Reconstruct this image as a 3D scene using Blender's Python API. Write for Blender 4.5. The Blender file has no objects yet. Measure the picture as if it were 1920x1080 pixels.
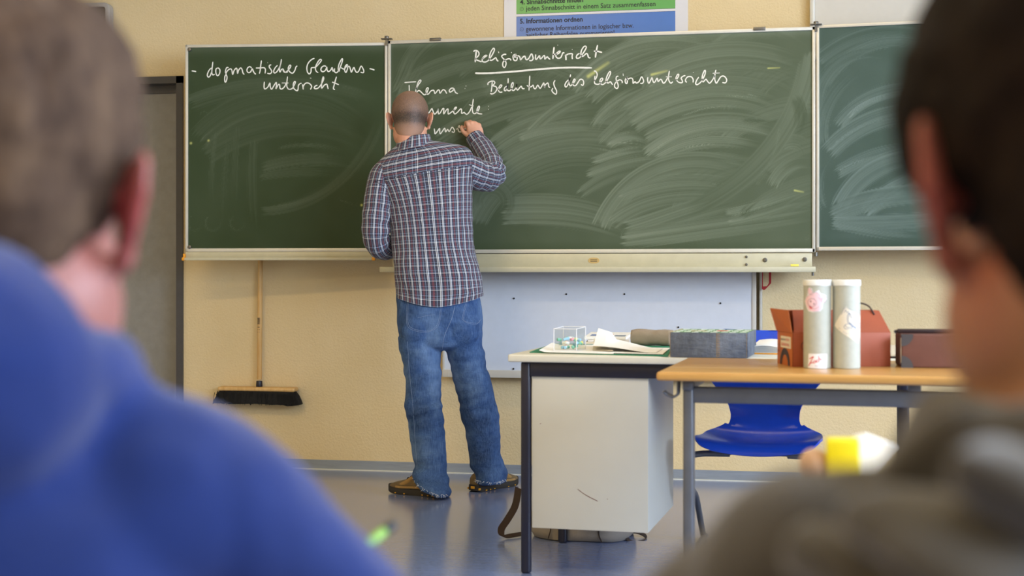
import bpy, bmesh, math, random
import numpy as np
from mathutils import Vector, Matrix, noise, Quaternion

random.seed(7)
SC = bpy.context.scene
COL = SC.collection

# ---------------------------------------------------------------- camera
F, CX, HY, H = 2667.0, 960.0, 512.0, 0.985        # focal length in pixels, horizon row, eye height (m)
YAW = math.radians(11.34)
SN, CN = math.sin(YAW), math.cos(YAW)
cam_data = bpy.data.cameras.new('camera')
cam = bpy.data.objects.new('camera', cam_data)
COL.objects.link(cam)
cam.location = (0, 0, H)
cam.rotation_euler = (math.radians(90), 0, YAW)
cam_data.sensor_width = 36.0
cam_data.lens = 36.0 * F / 1920.0
cam_data.shift_y = -(540.0 - HY) / 1920.0
cam_data.clip_start = 0.05
cam_data.dof.use_dof = True
cam_data.dof.focus_distance = 6.3
cam_data.dof.aperture_fstop = 3.7
SC.camera = cam

# ---------------------------------------------------------------- light and exposure
world = bpy.data.worlds.new('daylight_sky')
SC.world = world
world.use_nodes = True
wb = world.node_tree.nodes['Background']
wb.inputs[0].default_value = (0.75, 0.87, 1.0, 1)
wb.inputs[1].default_value = 1.0
SC.view_settings.view_transform = 'Standard'
SC.view_settings.look = 'None'
SC.view_settings.exposure = 0.0
SC.view_settings.gamma = 1.0
SC.view_settings.use_curve_mapping = False

WALL_Y, RIGHT_X, LEFT_X, BACK_Y, CEIL = 6.82, 3.4, -4.7, -3.2, 3.15
WINDOWS = [(-2.2, -0.6), (0.0, 1.9), (2.5, 4.4)]       # openings in the right wall, y from-to
SILL, HEAD = 0.95, 2.75

def area_light(name, loc, rot, sx, sy, power, color):
    d = bpy.data.lights.new(name, 'AREA')
    d.shape = 'RECTANGLE'; d.size = sx; d.size_y = sy
    d.energy = power; d.color = color
    o = bpy.data.objects.new(name, d); COL.objects.link(o)
    o.location = loc; o.rotation_euler = rot
    return o

WIN_POWER = 112.0
for (y0, y1) in WINDOWS:                       # sky light falls in slanting down through the windows
    area_light('window_daylight', (RIGHT_X + 0.30, (y0 + y1) / 2, (SILL + HEAD) / 2 + 0.1), (0, math.radians(67), 0),
               HEAD - SILL, y1 - y0, WIN_POWER * (y1 - y0), (0.74, 0.90, 1.16))
LAMPS = [(-0.3, 5.3, 17.0), (-2.3, 2.6, 64.0), (0.9, 2.6, 5.0), (-2.3, -0.4, 64.0), (0.9, -0.4, 14.0)]
for (lx, ly, lp) in LAMPS:
    area_light('ceiling_lamp_light', (lx, ly, CEIL - 0.135), (0, 0, 0), 1.4, 0.16, lp, (1.0, 0.735, 0.35))

# ---------------------------------------------------------------- projection helpers (pixel -> place)
def at_y(px, py, Y):
    u = (px - CX) / F
    t = Y / (CN + u * SN)
    return Vector((t * (-SN + u * CN), Y, H - (py - HY) / F * t))
def at_z(px, py, Z):
    t = (H - Z) * F / (py - HY)
    u = (px - CX) / F
    return Vector((t * (-SN + u * CN), t * (CN + u * SN), Z))
def W(xr, t, z):                       # metres to the right of the eye, metres ahead, height
    return Vector((-SN * t + CN * xr, CN * t + SN * xr, z))
def P(px, py, t):
    return W((px - CX) / F * t, t, H - (py - HY) / F * t)

# ---------------------------------------------------------------- mesh building
def catmull(pts, sub):
    pts = [np.array(p, float) for p in pts]
    if len(pts) < 3 or sub <= 1:
        return pts
    ext = [2 * pts[0] - pts[1]] + pts + [2 * pts[-1] - pts[-2]]
    out = []
    for i in range(1, len(ext) - 2):
        p0, p1, p2, p3 = ext[i - 1], ext[i], ext[i + 1], ext[i + 2]
        for k in range(sub):
            s = k / sub
            out.append(0.5 * ((2 * p1) + (-p0 + p2) * s + (2 * p0 - 5 * p1 + 4 * p2 - p3) * s * s + (-p0 + 3 * p1 - 3 * p2 + p3) * s ** 3))
    out.append(pts[-1])
    return out

class MB:
    def __init__(s):
        s.v, s.f, s.uv, s.mi, s.m = [], [], [], [], 0
    def add(s, verts, faces, uvs=None):
        o = len(s.v)
        s.v += [tuple(p) for p in verts]
        for k, f in enumerate(faces):
            s.f.append([i + o for i in f]); s.uv.append(uvs[k] if uvs else None); s.mi.append(s.m)
    def bm(s, bm, mtx=None):
        if mtx is not None: bm.transform(mtx)
        bm.verts.ensure_lookup_table(); bm.verts.index_update()
        s.add([v.co[:] for v in bm.verts], [[v.index for v in f.verts] for f in bm.faces])
        bm.free()
    def box(s, c, size, rot=None, bev=0.0, seg=2):
        bm = bmesh.new()
        bmesh.ops.create_cube(bm, size=1.0)
        bm.transform(Matrix.Diagonal((size[0], size[1], size[2], 1)))
        if bev > 0:
            bmesh.ops.bevel(bm, geom=bm.edges[:], offset=bev, segments=seg, affect='EDGES', profile=0.5)
        m = Matrix.Translation(c)
        if rot is not None:
            m = m @ (rot if isinstance(rot, Matrix) else Matrix.Rotation(rot, 4, 'Z'))
        s.bm(bm, m)
    def span(s, a, b, bev=0.0, seg=2):
        s.box([(a[i] + b[i]) / 2 for i in range(3)], [abs(b[i] - a[i]) for i in range(3)], None, bev, seg)
    def cyl(s, p0, p1, r0, r1=None, n=20, bev=0.0):
        r1 = r0 if r1 is None else r1
        p0, p1 = Vector(p0), Vector(p1)
        d = p1 - p0
        bm = bmesh.new()
        bmesh.ops.create_cone(bm, cap_ends=True, segments=n, radius1=r0, radius2=r1, depth=d.length)
        if bev > 0:
            e = [e for e in bm.edges if len(e.link_faces) == 2 and any(len(f.verts) > 4 for f in e.link_faces)]
            bmesh.ops.bevel(bm, geom=e, offset=bev, segments=2, affect='EDGES', profile=0.5)
        s.bm(bm, Matrix.Translation((p0 + p1) / 2) @ d.to_track_quat('Z', 'Y').to_matrix().to_4x4())
    def ball(s, c, r, n=16, rot=None):
        bm = bmesh.new()
        bmesh.ops.create_uvsphere(bm, u_segments=n * 2, v_segments=n, radius=1.0)
        r = (r, r, r) if isinstance(r, (int, float)) else r
        m = Matrix.Translation(c)
        if rot is not None: m = m @ rot
        s.bm(bm, m @ Matrix.Diagonal((r[0], r[1], r[2], 1)))
    def tube(s, pts, rad, n=12, sub=6, up=(0, 0, 1), vscale=1.0, uoff=0.0, voff=0.0, wob=None):
        """swept tube; rad is a number or one per point, each a number or (side, up) pair"""
        k = len(pts)
        if isinstance(rad, (int, float)): rad = [rad] * k
        R = [(r, r) if isinstance(r, (int, float)) else r for r in rad]
        P_ = catmull(pts, sub); RR = catmull([np.array(r) for r in R], sub)
        up = Vector(up); rows = []; L = [0.0]; uu = []
        prev = None
        for i, p in enumerate(P_):
            p = Vector(p)
            a = Vector(P_[max(i - 1, 0)]); b = Vector(P_[min(i + 1, len(P_) - 1)])
            t = (b - a).normalized()
            if prev is None:
                side = t.cross(up)
                if side.length < 1e-4: side = t.cross(Vector((1, 0, 0)))
                side.normalize()
            else:
                side = (prev - t * prev.dot(t)).normalized()
            prev = side
            upv = side.cross(t).normalized()
            row = []
            for j in range(n):
                an = 2 * math.pi * j / n
                off = side * (math.cos(an) * RR[i][0]) + upv * (math.sin(an) * RR[i][1])
                q = p + off
                if wob: q = q + off.normalized() * wob(q, an, i / (len(P_) - 1))
                row.append(q)
            rows.append(row)
            if i: L.append(L[-1] + (p - Vector(P_[i - 1])).length)
        s.grid(rows, True, L, vscale, uoff, voff)
    def grid(s, rows, closed=True, L=None, vscale=1.0, uoff=0.0, voff=0.0, cap=True):
        ni, nj = len(rows), len(rows[0])
        verts = [q for r in rows for q in r]
        per = max(sum((Vector(r[(j + 1) % nj]) - Vector(r[j])).length for j in range(nj if closed else nj - 1)) for r in rows)
        if L is None:
            L = [0.0]
            for i in range(1, ni):
                c0 = sum((Vector(q) for q in rows[i - 1]), Vector()) / nj
                c1 = sum((Vector(q) for q in rows[i]), Vector()) / nj
                L.append(L[-1] + (c1 - c0).length)
        faces, uvs = [], []
        for i in range(ni - 1):
            for j in range(nj if closed else nj - 1):
                j2 = (j + 1) % nj
                faces.append([i * nj + j, i * nj + j2, (i + 1) * nj + j2, (i + 1) * nj + j])
                u0, u1 = uoff + per * j / nj, uoff + per * (j + 1) / nj
                uvs.append([(u0, voff + L[i]), (u1, voff + L[i]), (u1, voff + L[i + 1]), (u0, voff + L[i + 1])])
        if closed and cap:
            faces.append([j for j in range(nj)][::-1]); uvs.append([(0, 0)] * nj)
            faces.append([(ni - 1) * nj + j for j in range(nj)]); uvs.append([(0, 0)] * nj)
        s.add(verts, faces, uvs)
    def prism(s, poly, vec):
        n = len(poly); vec = Vector(vec)
        a = [Vector(p) for p in poly]; b = [p + vec for p in a]
        faces = [list(range(n))[::-1], [n + i for i in range(n)]]
        faces += [[i, (i + 1) % n, n + (i + 1) % n, n + i] for i in range(n)]
        s.add(a + b, faces)
    def lathe(s, prof, c, n=32):
        rows = []
        for (r, z) in prof:
            rows.append([Vector((c[0] + r * math.cos(2 * math.pi * j / n), c[1] + r * math.sin(2 * math.pi * j / n), c[2] + z)) for j in range(n)])
        s.grid(rows, True)
    def ribbon(s, pts, width, nrm, sub=5, thick=0.0008, taper=True):
        """flat stroke lying on a surface with normal nrm"""
        P_ = [Vector(p) for p in catmull(pts, sub)]
        nrm = Vector(nrm); lo, hi = [], []
        for i, p in enumerate(P_):
            a = P_[max(i - 1, 0)]; b = P_[min(i + 1, len(P_) - 1)]
            t = (b - a)
            t = t.normalized() if t.length > 1e-9 else Vector((1, 0, 0))
            w = width * (0.5 + 0.08 * noise.noise(p * 60))
            if taper and (i == 0 or i == len(P_) - 1): w *= 0.55
            sd = nrm.cross(t).normalized() * w
            lo.append(p - sd + nrm * thick); hi.append(p + sd + nrm * thick)
        n = len(P_)
        s.add(lo + hi, [[i, i + 1, n + i + 1, n + i] for i in range(n - 1)])
    def build(s, name, mats, parent=None, smooth=40, world=False, recalc=True):
        vs = s.v
        if parent is not None and world:
            inv = parent.matrix_basis.inverted()
            vs = [tuple(inv @ Vector(p)) for p in vs]
        me = bpy.data.meshes.new(name)
        me.from_pydata(vs, [], s.f)
        if any(u is not None for u in s.uv):
            lay = me.uv_layers.new(name='UVMap')
            flat = []
            for f, u in zip(s.f, s.uv):
                flat += [c for q in (u if u is not None else [(0, 0)] * len(f)) for c in q]
            lay.data.foreach_set('uv', flat)
        mats = mats if isinstance(mats, (list, tuple)) else [mats]
        for m in mats: me.materials.append(m)
        if any(s.mi): me.polygons.foreach_set('material_index', s.mi)
        if recalc:
            bm = bmesh.new(); bm.from_mesh(me)
            bmesh.ops.recalc_face_normals(bm, faces=bm.faces)
            bm.to_mesh(me); bm.free()
        if smooth:
            me.shade_smooth()
            if smooth < 180: me.set_sharp_from_angle(angle=math.radians(smooth))
        me.update()
        o = bpy.data.objects.new(name, me); COL.objects.link(o)
        if parent is not None: o.parent = parent
        return o

def tag(o, label=None, cat=None, group=None, kind=None):
    if label: o['label'] = label
    if cat: o['category'] = cat
    if group: o['group'] = group
    if kind: o['kind'] = kind
    return o
def thing(name, loc, rz, label, cat, group=None):
    o = bpy.data.objects.new(name, None); COL.objects.link(o)
    o.empty_display_size = 0.05
    o.location = loc; o.rotation_euler = (0, 0, rz)
    o.matrix_basis = Matrix.Translation(loc) @ Matrix.Rotation(rz, 4, 'Z')
    return tag(o, label, cat, group)
def struct(o): return tag(o, kind='structure')

def remesh(mb, voxel, smooth_it=3, disp=None):
    """fuse the pieces of a builder into one continuous skin"""
    me = bpy.data.meshes.new('skin_tmp'); me.from_pydata(mb.v, [], mb.f); me.update()
    bm = bmesh.new(); bm.from_mesh(me); bmesh.ops.recalc_face_normals(bm, faces=bm.faces); bm.to_mesh(me); bm.free()
    o = bpy.data.objects.new('skin_tmp', me); COL.objects.link(o)
    r = o.modifiers.new('r', 'REMESH'); r.mode = 'VOXEL'; r.voxel_size = voxel; r.adaptivity = 0
    if smooth_it:
        sm = o.modifiers.new('s', 'SMOOTH'); sm.factor = 0.5; sm.iterations = smooth_it
    dg = bpy.context.evaluated_depsgraph_get(); dg.update()
    out = bpy.data.meshes.new_from_object(o.evaluated_get(dg))
    bpy.data.objects.remove(o); bpy.data.meshes.remove(me)
    if disp:
        n = len(out.vertices)
        co = np.empty(n * 3); no = np.empty(n * 3)
        out.vertices.foreach_get('co', co); out.vertices.foreach_get('normal', no)
        co = co.reshape(-1, 3); no = no.reshape(-1, 3)
        d = np.array([disp(Vector(c), Vector(m)) for c, m in zip(co, no)])
        co += no * d[:, None]
        out.vertices.foreach_set('co', co.ravel()); out.update()
    return out
def mesh_obj(name, me, mats, parent=None, world=False):
    if parent is not None and world: me.transform(parent.matrix_basis.inverted())
    me.materials.clear()
    for m in (mats if isinstance(mats, (list, tuple)) else [mats]): me.materials.append(m)
    me.shade_smooth()
    o = bpy.data.objects.new(name, me); COL.objects.link(o)
    if parent is not None: o.parent = parent
    return o

# ---------------------------------------------------------------- materials
def lin(c):
    if isinstance(c, str):
        c = [int(c[i:i + 2], 16) / 255 for i in (1, 3, 5)]
        c = [x / 12.92 if x <= 0.04045 else ((x + 0.055) / 1.055) ** 2.4 for x in c]
    return (c[0], c[1], c[2], 1.0)

class NT:
    def __init__(s, name):
        s.mat = bpy.data.materials.new(name); s.mat.use_nodes = True
        s.t = s.mat.node_tree; s.n = s.t.nodes; s.b = s.n['Principled BSDF']
    def new(s, typ, **kw):
        n = s.n.new(typ)
        for k, v in kw.items():
            if hasattr(n, k): setattr(n, k, v)
        return n
    def link(s, a, b): s.t.links.new(a, b)
    def noise(s, vec, scale, detail=4, rough=0.55, stretch=None):
        if stretch is not None:
            m = s.new('ShaderNodeMapping'); m.inputs['Scale'].default_value = stretch
            s.link(vec, m.inputs[0]); vec = m.outputs[0]
        n = s.new('ShaderNodeTexNoise'); n.inputs['Scale'].default_value = scale
        n.inputs['Detail'].default_value = detail; n.inputs['Roughness'].default_value = rough
        s.link(vec, n.inputs['Vector']); return n.outputs[0]
    def ramp(s, fac, stops, interp='LINEAR'):
        r = s.new('ShaderNodeValToRGB'); cr = r.color_ramp; cr.interpolation = interp
        while len(cr.elements) < len(stops): cr.elements.new(0.5)
        for e, (p, c) in zip(cr.elements, stops): e.position = p; e.color = lin(c)
        s.link(fac, r.inputs[0]); return r.outputs[0]
    def mix(s, fac, a, b, mode='MIX'):
        m = s.new('ShaderNodeMix', data_type='RGBA', blend_type=mode)
        for sock, val in ((m.inputs[0], fac), (m.inputs[6], a), (m.inputs[7], b)):
            if hasattr(val, 'links'): s.link(val, sock)
            elif isinstance(val, (int, float)): sock.default_value = val
            else: sock.default_value = lin(val)
        return m.outputs[2]
    def math(s, op, a, b=None):
        m = s.new('ShaderNodeMath', operation=op)
        for sock, val in ((m.inputs[0], a), (m.inputs[1], b)):
            if val is None: continue
            if hasattr(val, 'links'): s.link(val, sock)
            else: sock.default_value = val
        return m.outputs[0]
    def bump(s, height, strength, dist):
        b = s.new('ShaderNodeBump'); b.inputs['Strength'].default_value = strength; b.inputs['Distance'].default_value = dist
        s.link(height, b.inputs['Height']); s.link(b.outputs[0], s.b.inputs['Normal'])
    def color(s, c):
        if hasattr(c, 'links'): s.link(c, s.b.inputs['Base Color'])
        else: s.b.inputs['Base Color'].default_value = lin(c)
    def set(s, **kw):
        for k, v in kw.items(): s.b.inputs[k.replace('_', ' ')].default_value = v
    def obj(s): return s.new('ShaderNodeTexCoord').outputs['Object']
    def uv(s): return s.new('ShaderNodeTexCoord').outputs['UV']

def plain(name, c, rough=0.5, metal=0.0, spec=0.5, var=0.08, vscale=20, bump=0.0, bscale=200, stretch=None, coat=0.0):
    k = NT(name); co = k.obj()
    if var > 0:
        c0 = lin(c); n = k.noise(co, vscale, 4, 0.6, stretch)
        k.color(k.ramp(n, [(0.3, tuple(x * (1 - var) for x in c0[:3])), (0.7, tuple(min(1, x * (1 + var)) for x in c0[:3]))]))
    else: k.color(c)
    k.set(Roughness=rough, Metallic=metal); k.b.inputs['Specular IOR Level'].default_value = spec
    if coat: k.b.inputs['Coat Weight'].default_value = coat
    if bump > 0: k.bump(k.noise(co, bscale, 3, 0.6), bump, 0.002)
    return k.mat

def wall_mat():
    k = NT('wall_roughcast_cream'); co = k.obj()
    k.color(k.ramp(k.noise(co, 2.5, 5, 0.6), [(0.3, '#dcc698'), (0.7, '#e1cca1')]))
    k.set(Roughness=0.85); k.b.inputs['Specular IOR Level'].default_value = 0.2
    k.bump(k.noise(co, 90, 3, 0.65), 0.55, 0.006)
    return k.mat
def floor_mat():
    k = NT('floor_linoleum_blue_grey'); co = k.obj()
    a = k.noise(co, 9, 6, 0.7, (1.0, 7.0, 1.0)); b = k.noise(co, 60, 3, 0.6, (1, 6, 1))
    c = k.ramp(a, [(0.25, '#62719a'), (0.5, '#7280a8'), (0.75, '#8390b2')])
    k.color(k.mix(0.25, c, k.ramp(b, [(0.35, '#596890'), (0.65, '#939fbe')])))
    k.set(Roughness=0.22, IOR=1.5); k.b.inputs['Specular IOR Level'].default_value = 0.9
    k.b.inputs['Coat Weight'].default_value = 0.5; k.b.inputs['Coat Roughness'].default_value = 0.16
    k.bump(k.noise(co, 25, 3, 0.5), 0.06, 0.003)
    return k.mat
def wood_mat(name, c0, c1, c2, rough=0.4, scale=3.0, stretch=(1.0, 14.0, 14.0), coat=0.0):
    k = NT(name); co = k.obj()
    a = k.noise(co, scale, 6, 0.65, stretch)
    k.color(k.ramp(a, [(0.3, c0), (0.5, c1), (0.72, c2)]))
    k.set(Roughness=rough); k.b.inputs['Coat Weight'].default_value = coat
    return k.mat
def skin_mat(name, c, red=0.0):
    k = NT(name); co = k.obj()
    at = k.new('ShaderNodeAttribute', attribute_name='tint')
    base = k.ramp(k.noise(co, 35, 4, 0.6), [(0.3, tuple(x * 0.92 for x in lin(c)[:3])), (0.7, tuple(min(1, x * 1.06) for x in lin(c)[:3]))])
    k.color(k.mix(at.outputs['Fac'], base, '#a01c2c'))
    k.set(Roughness=0.5); k.b.inputs['Subsurface Weight'].default_value = 0.15
    k.b.inputs['Subsurface Radius'].default_value = (0.012, 0.005, 0.003); k.b.inputs['Subsurface Scale'].default_value = 0.6
    k.bump(k.noise(co, 220, 3, 0.6), 0.15, 0.001)
    return k.mat

def plaid_mat():
    k = NT('plaid_cotton'); uv = k.uv()
    sx = k.new('ShaderNodeSeparateXYZ'); k.link(uv, sx.inputs[0])
    navy, mid, red, white, lblue = '#0f1730', '#24345f', '#73282f', '#f2f5f8', '#9fb4d2'
    def seq(out, per, stops):
        return k.ramp(k.math('FRACT', k.math('DIVIDE', out, per)), stops, 'CONSTANT')
    a = seq(sx.outputs[0], 0.036, [(0.0, navy), (0.13, white), (0.185, navy), (0.25, white), (0.305, lblue), (0.35, navy), (0.54, red), (0.71, navy), (0.86, lblue), (0.90, navy)])
    b = seq(sx.outputs[1], 0.034, [(0.0, navy), (0.14, lblue), (0.18, navy), (0.26, white), (0.32, navy), (0.55, '#3c2438'), (0.74, navy), (0.86, lblue), (0.91, navy)])
    base = k.mix(0.38, a, b)
    weave = k.noise(uv, 900, 2, 0.5)
    k.color(k.mix(0.12, base, k.ramp(weave, [(0.35, '#20263c'), (0.65, '#c8ccd8')])))
    k.set(Roughness=0.85); k.b.inputs['Specular IOR Level'].default_value = 0.2
    k.b.inputs['Sheen Weight'].default_value = 0.1
    k.bump(k.noise(k.obj(), 28, 4, 0.6), 0.35, 0.012)
    return k.mat
def denim_mat(name, dark, midc, light, scale=1.0):
    k = NT(name); co = k.obj()
    big = k.noise(co, 5 * scale, 4, 0.6, (1, 1, 0.7))
    fold = k.noise(co, 20 * scale, 4, 0.6, (0.8, 0.8, 1.6))
    fine = k.noise(co, 260 * scale, 2, 0.6, (1, 1, 0.12))
    c = k.ramp(big, [(0.3, dark), (0.5, midc), (0.72, light)])  # cloth fade, with fold darks and highlights put into the colour
    c = k.mix(0.12, c, k.ramp(fold, [(0.35, dark), (0.66, light)]))
    c = k.mix(0.22, c, k.ramp(fine, [(0.35, dark), (0.68, light)]))
    k.color(c); k.set(Roughness=0.85); k.b.inputs['Specular IOR Level'].default_value = 0.2
    k.bump(k.math('ADD', k.math('MULTIPLY', fold, 1.0), k.math('MULTIPLY', fine, 0.05)), 0.5, 0.012)
    return k.mat
def cloth_mat(name, c, var=0.12, fine=350, sheen=0.3):
    k = NT(name); co = k.obj(); c0 = lin(c)[:3]
    n = k.noise(co, 14, 4, 0.6); m = k.noise(co, fine, 2, 0.6)
    a = k.ramp(n, [(0.3, tuple(x * (1 - var) for x in c0)), (0.7, tuple(min(1, x * (1 + var)) for x in c0))])
    k.color(k.mix(0.15, a, k.ramp(m, [(0.3, tuple(x * 0.6 for x in c0)), (0.7, tuple(min(1, x * 1.5) for x in c0))])))
    k.set(Roughness=0.9); k.b.inputs['Specular IOR Level'].default_value = 0.15
    k.b.inputs['Sheen Weight'].default_value = sheen
    k.bump(m, 0.25, 0.002)
    return k.mat
def hair_mat(name, c0, c1, c2):
    k = NT(name); co = k.obj()
    a = k.noise(co, 18, 4, 0.6); b = k.noise(co, 90, 4, 0.7, (1, 1, 0.25))
    c = k.ramp(a, [(0.3, c0), (0.5, c1), (0.7, c2)])
    k.color(k.mix(0.4, c, k.ramp(b, [(0.35, c0), (0.65, c2)])))
    k.set(Roughness=0.8); k.b.inputs['Specular IOR Level'].default_value = 0.1
    k.bump(b, 0.6, 0.01)
    return k.mat
def stubble_mat():
    k = NT('buzz_cut_stubble'); co = k.obj()
    at = k.new('ShaderNodeAttribute', attribute_name='stubble')
    n = k.noise(co, 260, 3, 0.7)
    f = k.math('MULTIPLY', at.outputs['Fac'], k.math('ADD', 0.55, k.math('MULTIPLY', n, 0.9)))
    f = k.math('MINIMUM', f, 1.0)
    k.color(k.mix(f, '#c79c82', '#3a2f29'))
    k.set(Roughness=0.55)
    k.bump(n, 0.3, 0.002)
    return k.mat
def clear_mat():
    k = NT('clear_acrylic')
    g = k.new('ShaderNodeBsdfGlossy'); g.inputs['Roughness'].default_value = 0.05
    t = k.new('ShaderNodeBsdfTransparent'); t.inputs[0].default_value = (0.97, 0.98, 0.97, 1)
    mx = k.new('ShaderNodeMixShader'); mx.inputs[0].default_value = 0.03
    k.link(t.outputs[0], mx.inputs[1]); k.link(g.outputs[0], mx.inputs[2])
    k.link(mx.outputs[0], k.n['Material Output'].inputs[0])
    return k.mat
def board_mat(name, green, dustc):
    k = NT(name)
    at = k.new('ShaderNodeAttribute', attribute_name='dust')
    n = k.noise(k.obj(), 400, 2, 0.6)
    f = k.math('MULTIPLY', at.outputs['Fac'], k.math('ADD', 0.85, k.math('MULTIPLY', n, 0.3)))
    c = k.mix(k.math('MINIMUM', f, 1.0), green, dustc)
    at2 = k.new('ShaderNodeAttribute', attribute_name='yellow')
    k.color(k.mix(at2.outputs['Fac'], c, '#c9cc7a'))
    k.set(Roughness=0.7); k.b.inputs['Specular IOR Level'].default_value = 0.12
    return k.mat

M = dict(
    wall=wall_mat(), floor=floor_mat(),
    ceiling=plain('ceiling_white', '#e8e4da', 0.9),
    skirting=plain('skirting_vinyl_grey', '#8b929a', 0.45, var=0.1, vscale=8, stretch=(1, 1, 12)),
    seam=plain('weld_seam_pale', '#d8d8cc', 0.5),
    door_frame=plain('door_frame_anthracite', '#454344', 0.45), door_leaf=plain('door_leaf_grey', '#8a8780', 0.5),
    alu=plain('aluminium_trim', '#cfcbbd', 0.38, metal=0.25, var=0.04),
    alu_dark=plain('hinge_metal', '#6e6c66', 0.35, metal=0.7),
    tray=plain('tray_olive_beige', '#bfb99c', 0.42, metal=0.1, var=0.05),
    orange_cap=plain('orange_plastic', '#e0961f', 0.4), black=plain('black_plastic', '#151515', 0.5),
    chalk=plain('white_chalk', '#e9e8dd', 0.95, var=0.1, vscale=300),
    whiteboard=plain('whiteboard_enamel', '#d3d8e0', 0.35, var=0.02),
    screen=plain('pale_grey_panel', '#cdc8bc', 0.6, var=0.02),
    paper=plain('white_paper', '#eeeeea', 0.7, var=0.02), poster_white=plain('poster_paper', '#d9d7d8', 0.25, var=0.01),
    poster_green=plain('poster_green', '#66a85a', 0.25, var=0.02), poster_blue=plain('poster_blue', '#5079bd', 0.25, var=0.02),
    ink=plain('black_ink', '#1d2226', 0.5, var=0),
    red=plain('red_plastic', '#a3141f', 0.4), yellow=plain('yellow_chalk', '#f0e36a', 0.8),
    desk_top=plain('desk_laminate_beige_grey', '#cfccbc', 0.4, var=0.02), navy=plain('navy_steel', '#14162a', 0.35, var=0.05),
    cab=plain('cabinet_laminate_grey', '#c3c2b8', 0.45, var=0.03, vscale=3),
    table_top=wood_mat('table_beech', '#ad7d3c', '#bd8c48', '#c89a56', 0.32, 2.2, (1.2, 16, 16), 0.2),
    table_edge=wood_mat('table_edge_beech', '#9c6b2c', '#b07e3b', '#bd8c48', 0.3, 2.2, (1.2, 16, 16), 0.3),
    grey_steel=plain('grey_steel', '#595b60', 0.4, metal=0.2),
    blue_plastic=plain('blue_plastic_shell', '#0a3fb4', 0.36, var=0.06, bump=0.1, bscale=700),
    wood_light=wood_mat('broom_wood', '#c79a5a', '#d4ab6c', '#debb82', 0.5, 6, (10, 10, 1)),
    bristle=plain('black_bristle', '#141311', 0.9, var=0.3, vscale=120, bump=0.9, bscale=160),
    skin_a=skin_mat('skin_fair', '#d9a488'), skin_b=skin_mat('skin_pink', '#98665a'), skin_c=skin_mat('skin_tan', '#94684c'),
    stubble=stubble_mat(), plaid=plaid_mat(),
    denim=denim_mat('blue_denim', '#162848', '#2e4c7c', '#6b87ae'), denim_dark=denim_mat('dark_denim', '#161c2a', '#22293a', '#30384a'),
    hoodie=cloth_mat('blue_fleece', '#1c2e66', 0.12), sweater=cloth_mat('taupe_jersey', '#3b362e', 0.12),
    hair_fair=hair_mat('light_brown_hair', '#281d18', '#49382d', '#6b5541'),
    hair_dark=hair_mat('dark_brown_hair', '#0c0705', '#150d08', '#24180f'),
    shoe=cloth_mat('brown_suede', '#6b5a3f', 0.3, 200, 0.1), sole=plain('dark_rubber_sole', '#2b2620', 0.7),
    shoe_yellow=plain('amber_rubber', '#d59a22', 0.5), shoe_tan=cloth_mat('tan_suede', '#98794a', 0.2, 200, 0.1),
    thread=plain('frayed_thread', '#cfd6de', 0.9), seam_blue=plain('pale_blue_stitching', '#7c8fae', 0.9),
    clear=clear_mat(), green_mat=plain('green_card', '#1f7a5c', 0.6), pencil_case=cloth_mat('grey_brown_canvas', '#8a7c68', 0.12, 500, 0.1),
    card_tan=plain('kraft_edge', '#a98a5e', 0.8),
    box_denim=denim_mat('printed_denim', '#474b53', '#5f646c', '#7b8087', 2.0),
    stitch=plain('ochre_stitch', '#9a7a45', 0.8),
    orange_box=plain('orange_card', '#964623', 0.6, var=0.06), orange_side=plain('orange_brown_card', '#b0602a', 0.6, var=0.06),
    tube=plain('grey_card_tube', '#a9a99a', 0.6, var=0.06, vscale=60), tube_lid=plain('tube_lid_white', '#dcdcd4', 0.4),
    pig=plain('pig_pink', '#e8c3c6', 0.5, var=0.02), pig_line=plain('pig_line', '#7d5a66', 0.5, var=0),
    sticker=plain('sticker_white', '#e6e4e4', 0.45, var=0.01), sticker_cream=plain('sticker_cream', '#dcd3be', 0.5, var=0.03),
    logo_red=plain('logo_red', '#c92a3a', 0.5, var=0), logo_grey=plain('logo_grey', '#a9a0ae', 0.5, var=0), moth=plain('moth_grey_blue', '#6f7f95', 0.5, var=0),
    case=cloth_mat('brown_leatherette', '#6d4a40', 0.1, 600, 0.0), case_corner=plain('case_corner_dark', '#3f3a3a', 0.6), case_handle=plain('case_handle_dark', '#2c1a1c', 0.5),
    bag=cloth_mat('stone_canvas', '#8c8378', 0.1, 400, 0.1), strap=cloth_mat('dark_brown_webbing', '#3a2f2a', 0.1, 500, 0.1),
    yellow_card=plain('yellow_card', '#e8d800', 0.5), skin_lump=cloth_mat('beige_lump', '#c09a78', 0.1),
    pen_green=plain('pen_green', '#7aa53a', 0.35), lamp_white=plain('lamp_housing', '#e8e8e8', 0.4), frame_grey=plain('frame_grey', '#a9a49c', 0.4),
    screen_dark=plain('dark_glass', '#4d4738', 0.2), magnet=plain('magnet_black', '#111111', 0.5), plate=plain('oval_plate_ochre', '#c2a468', 0.45),
)
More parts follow.
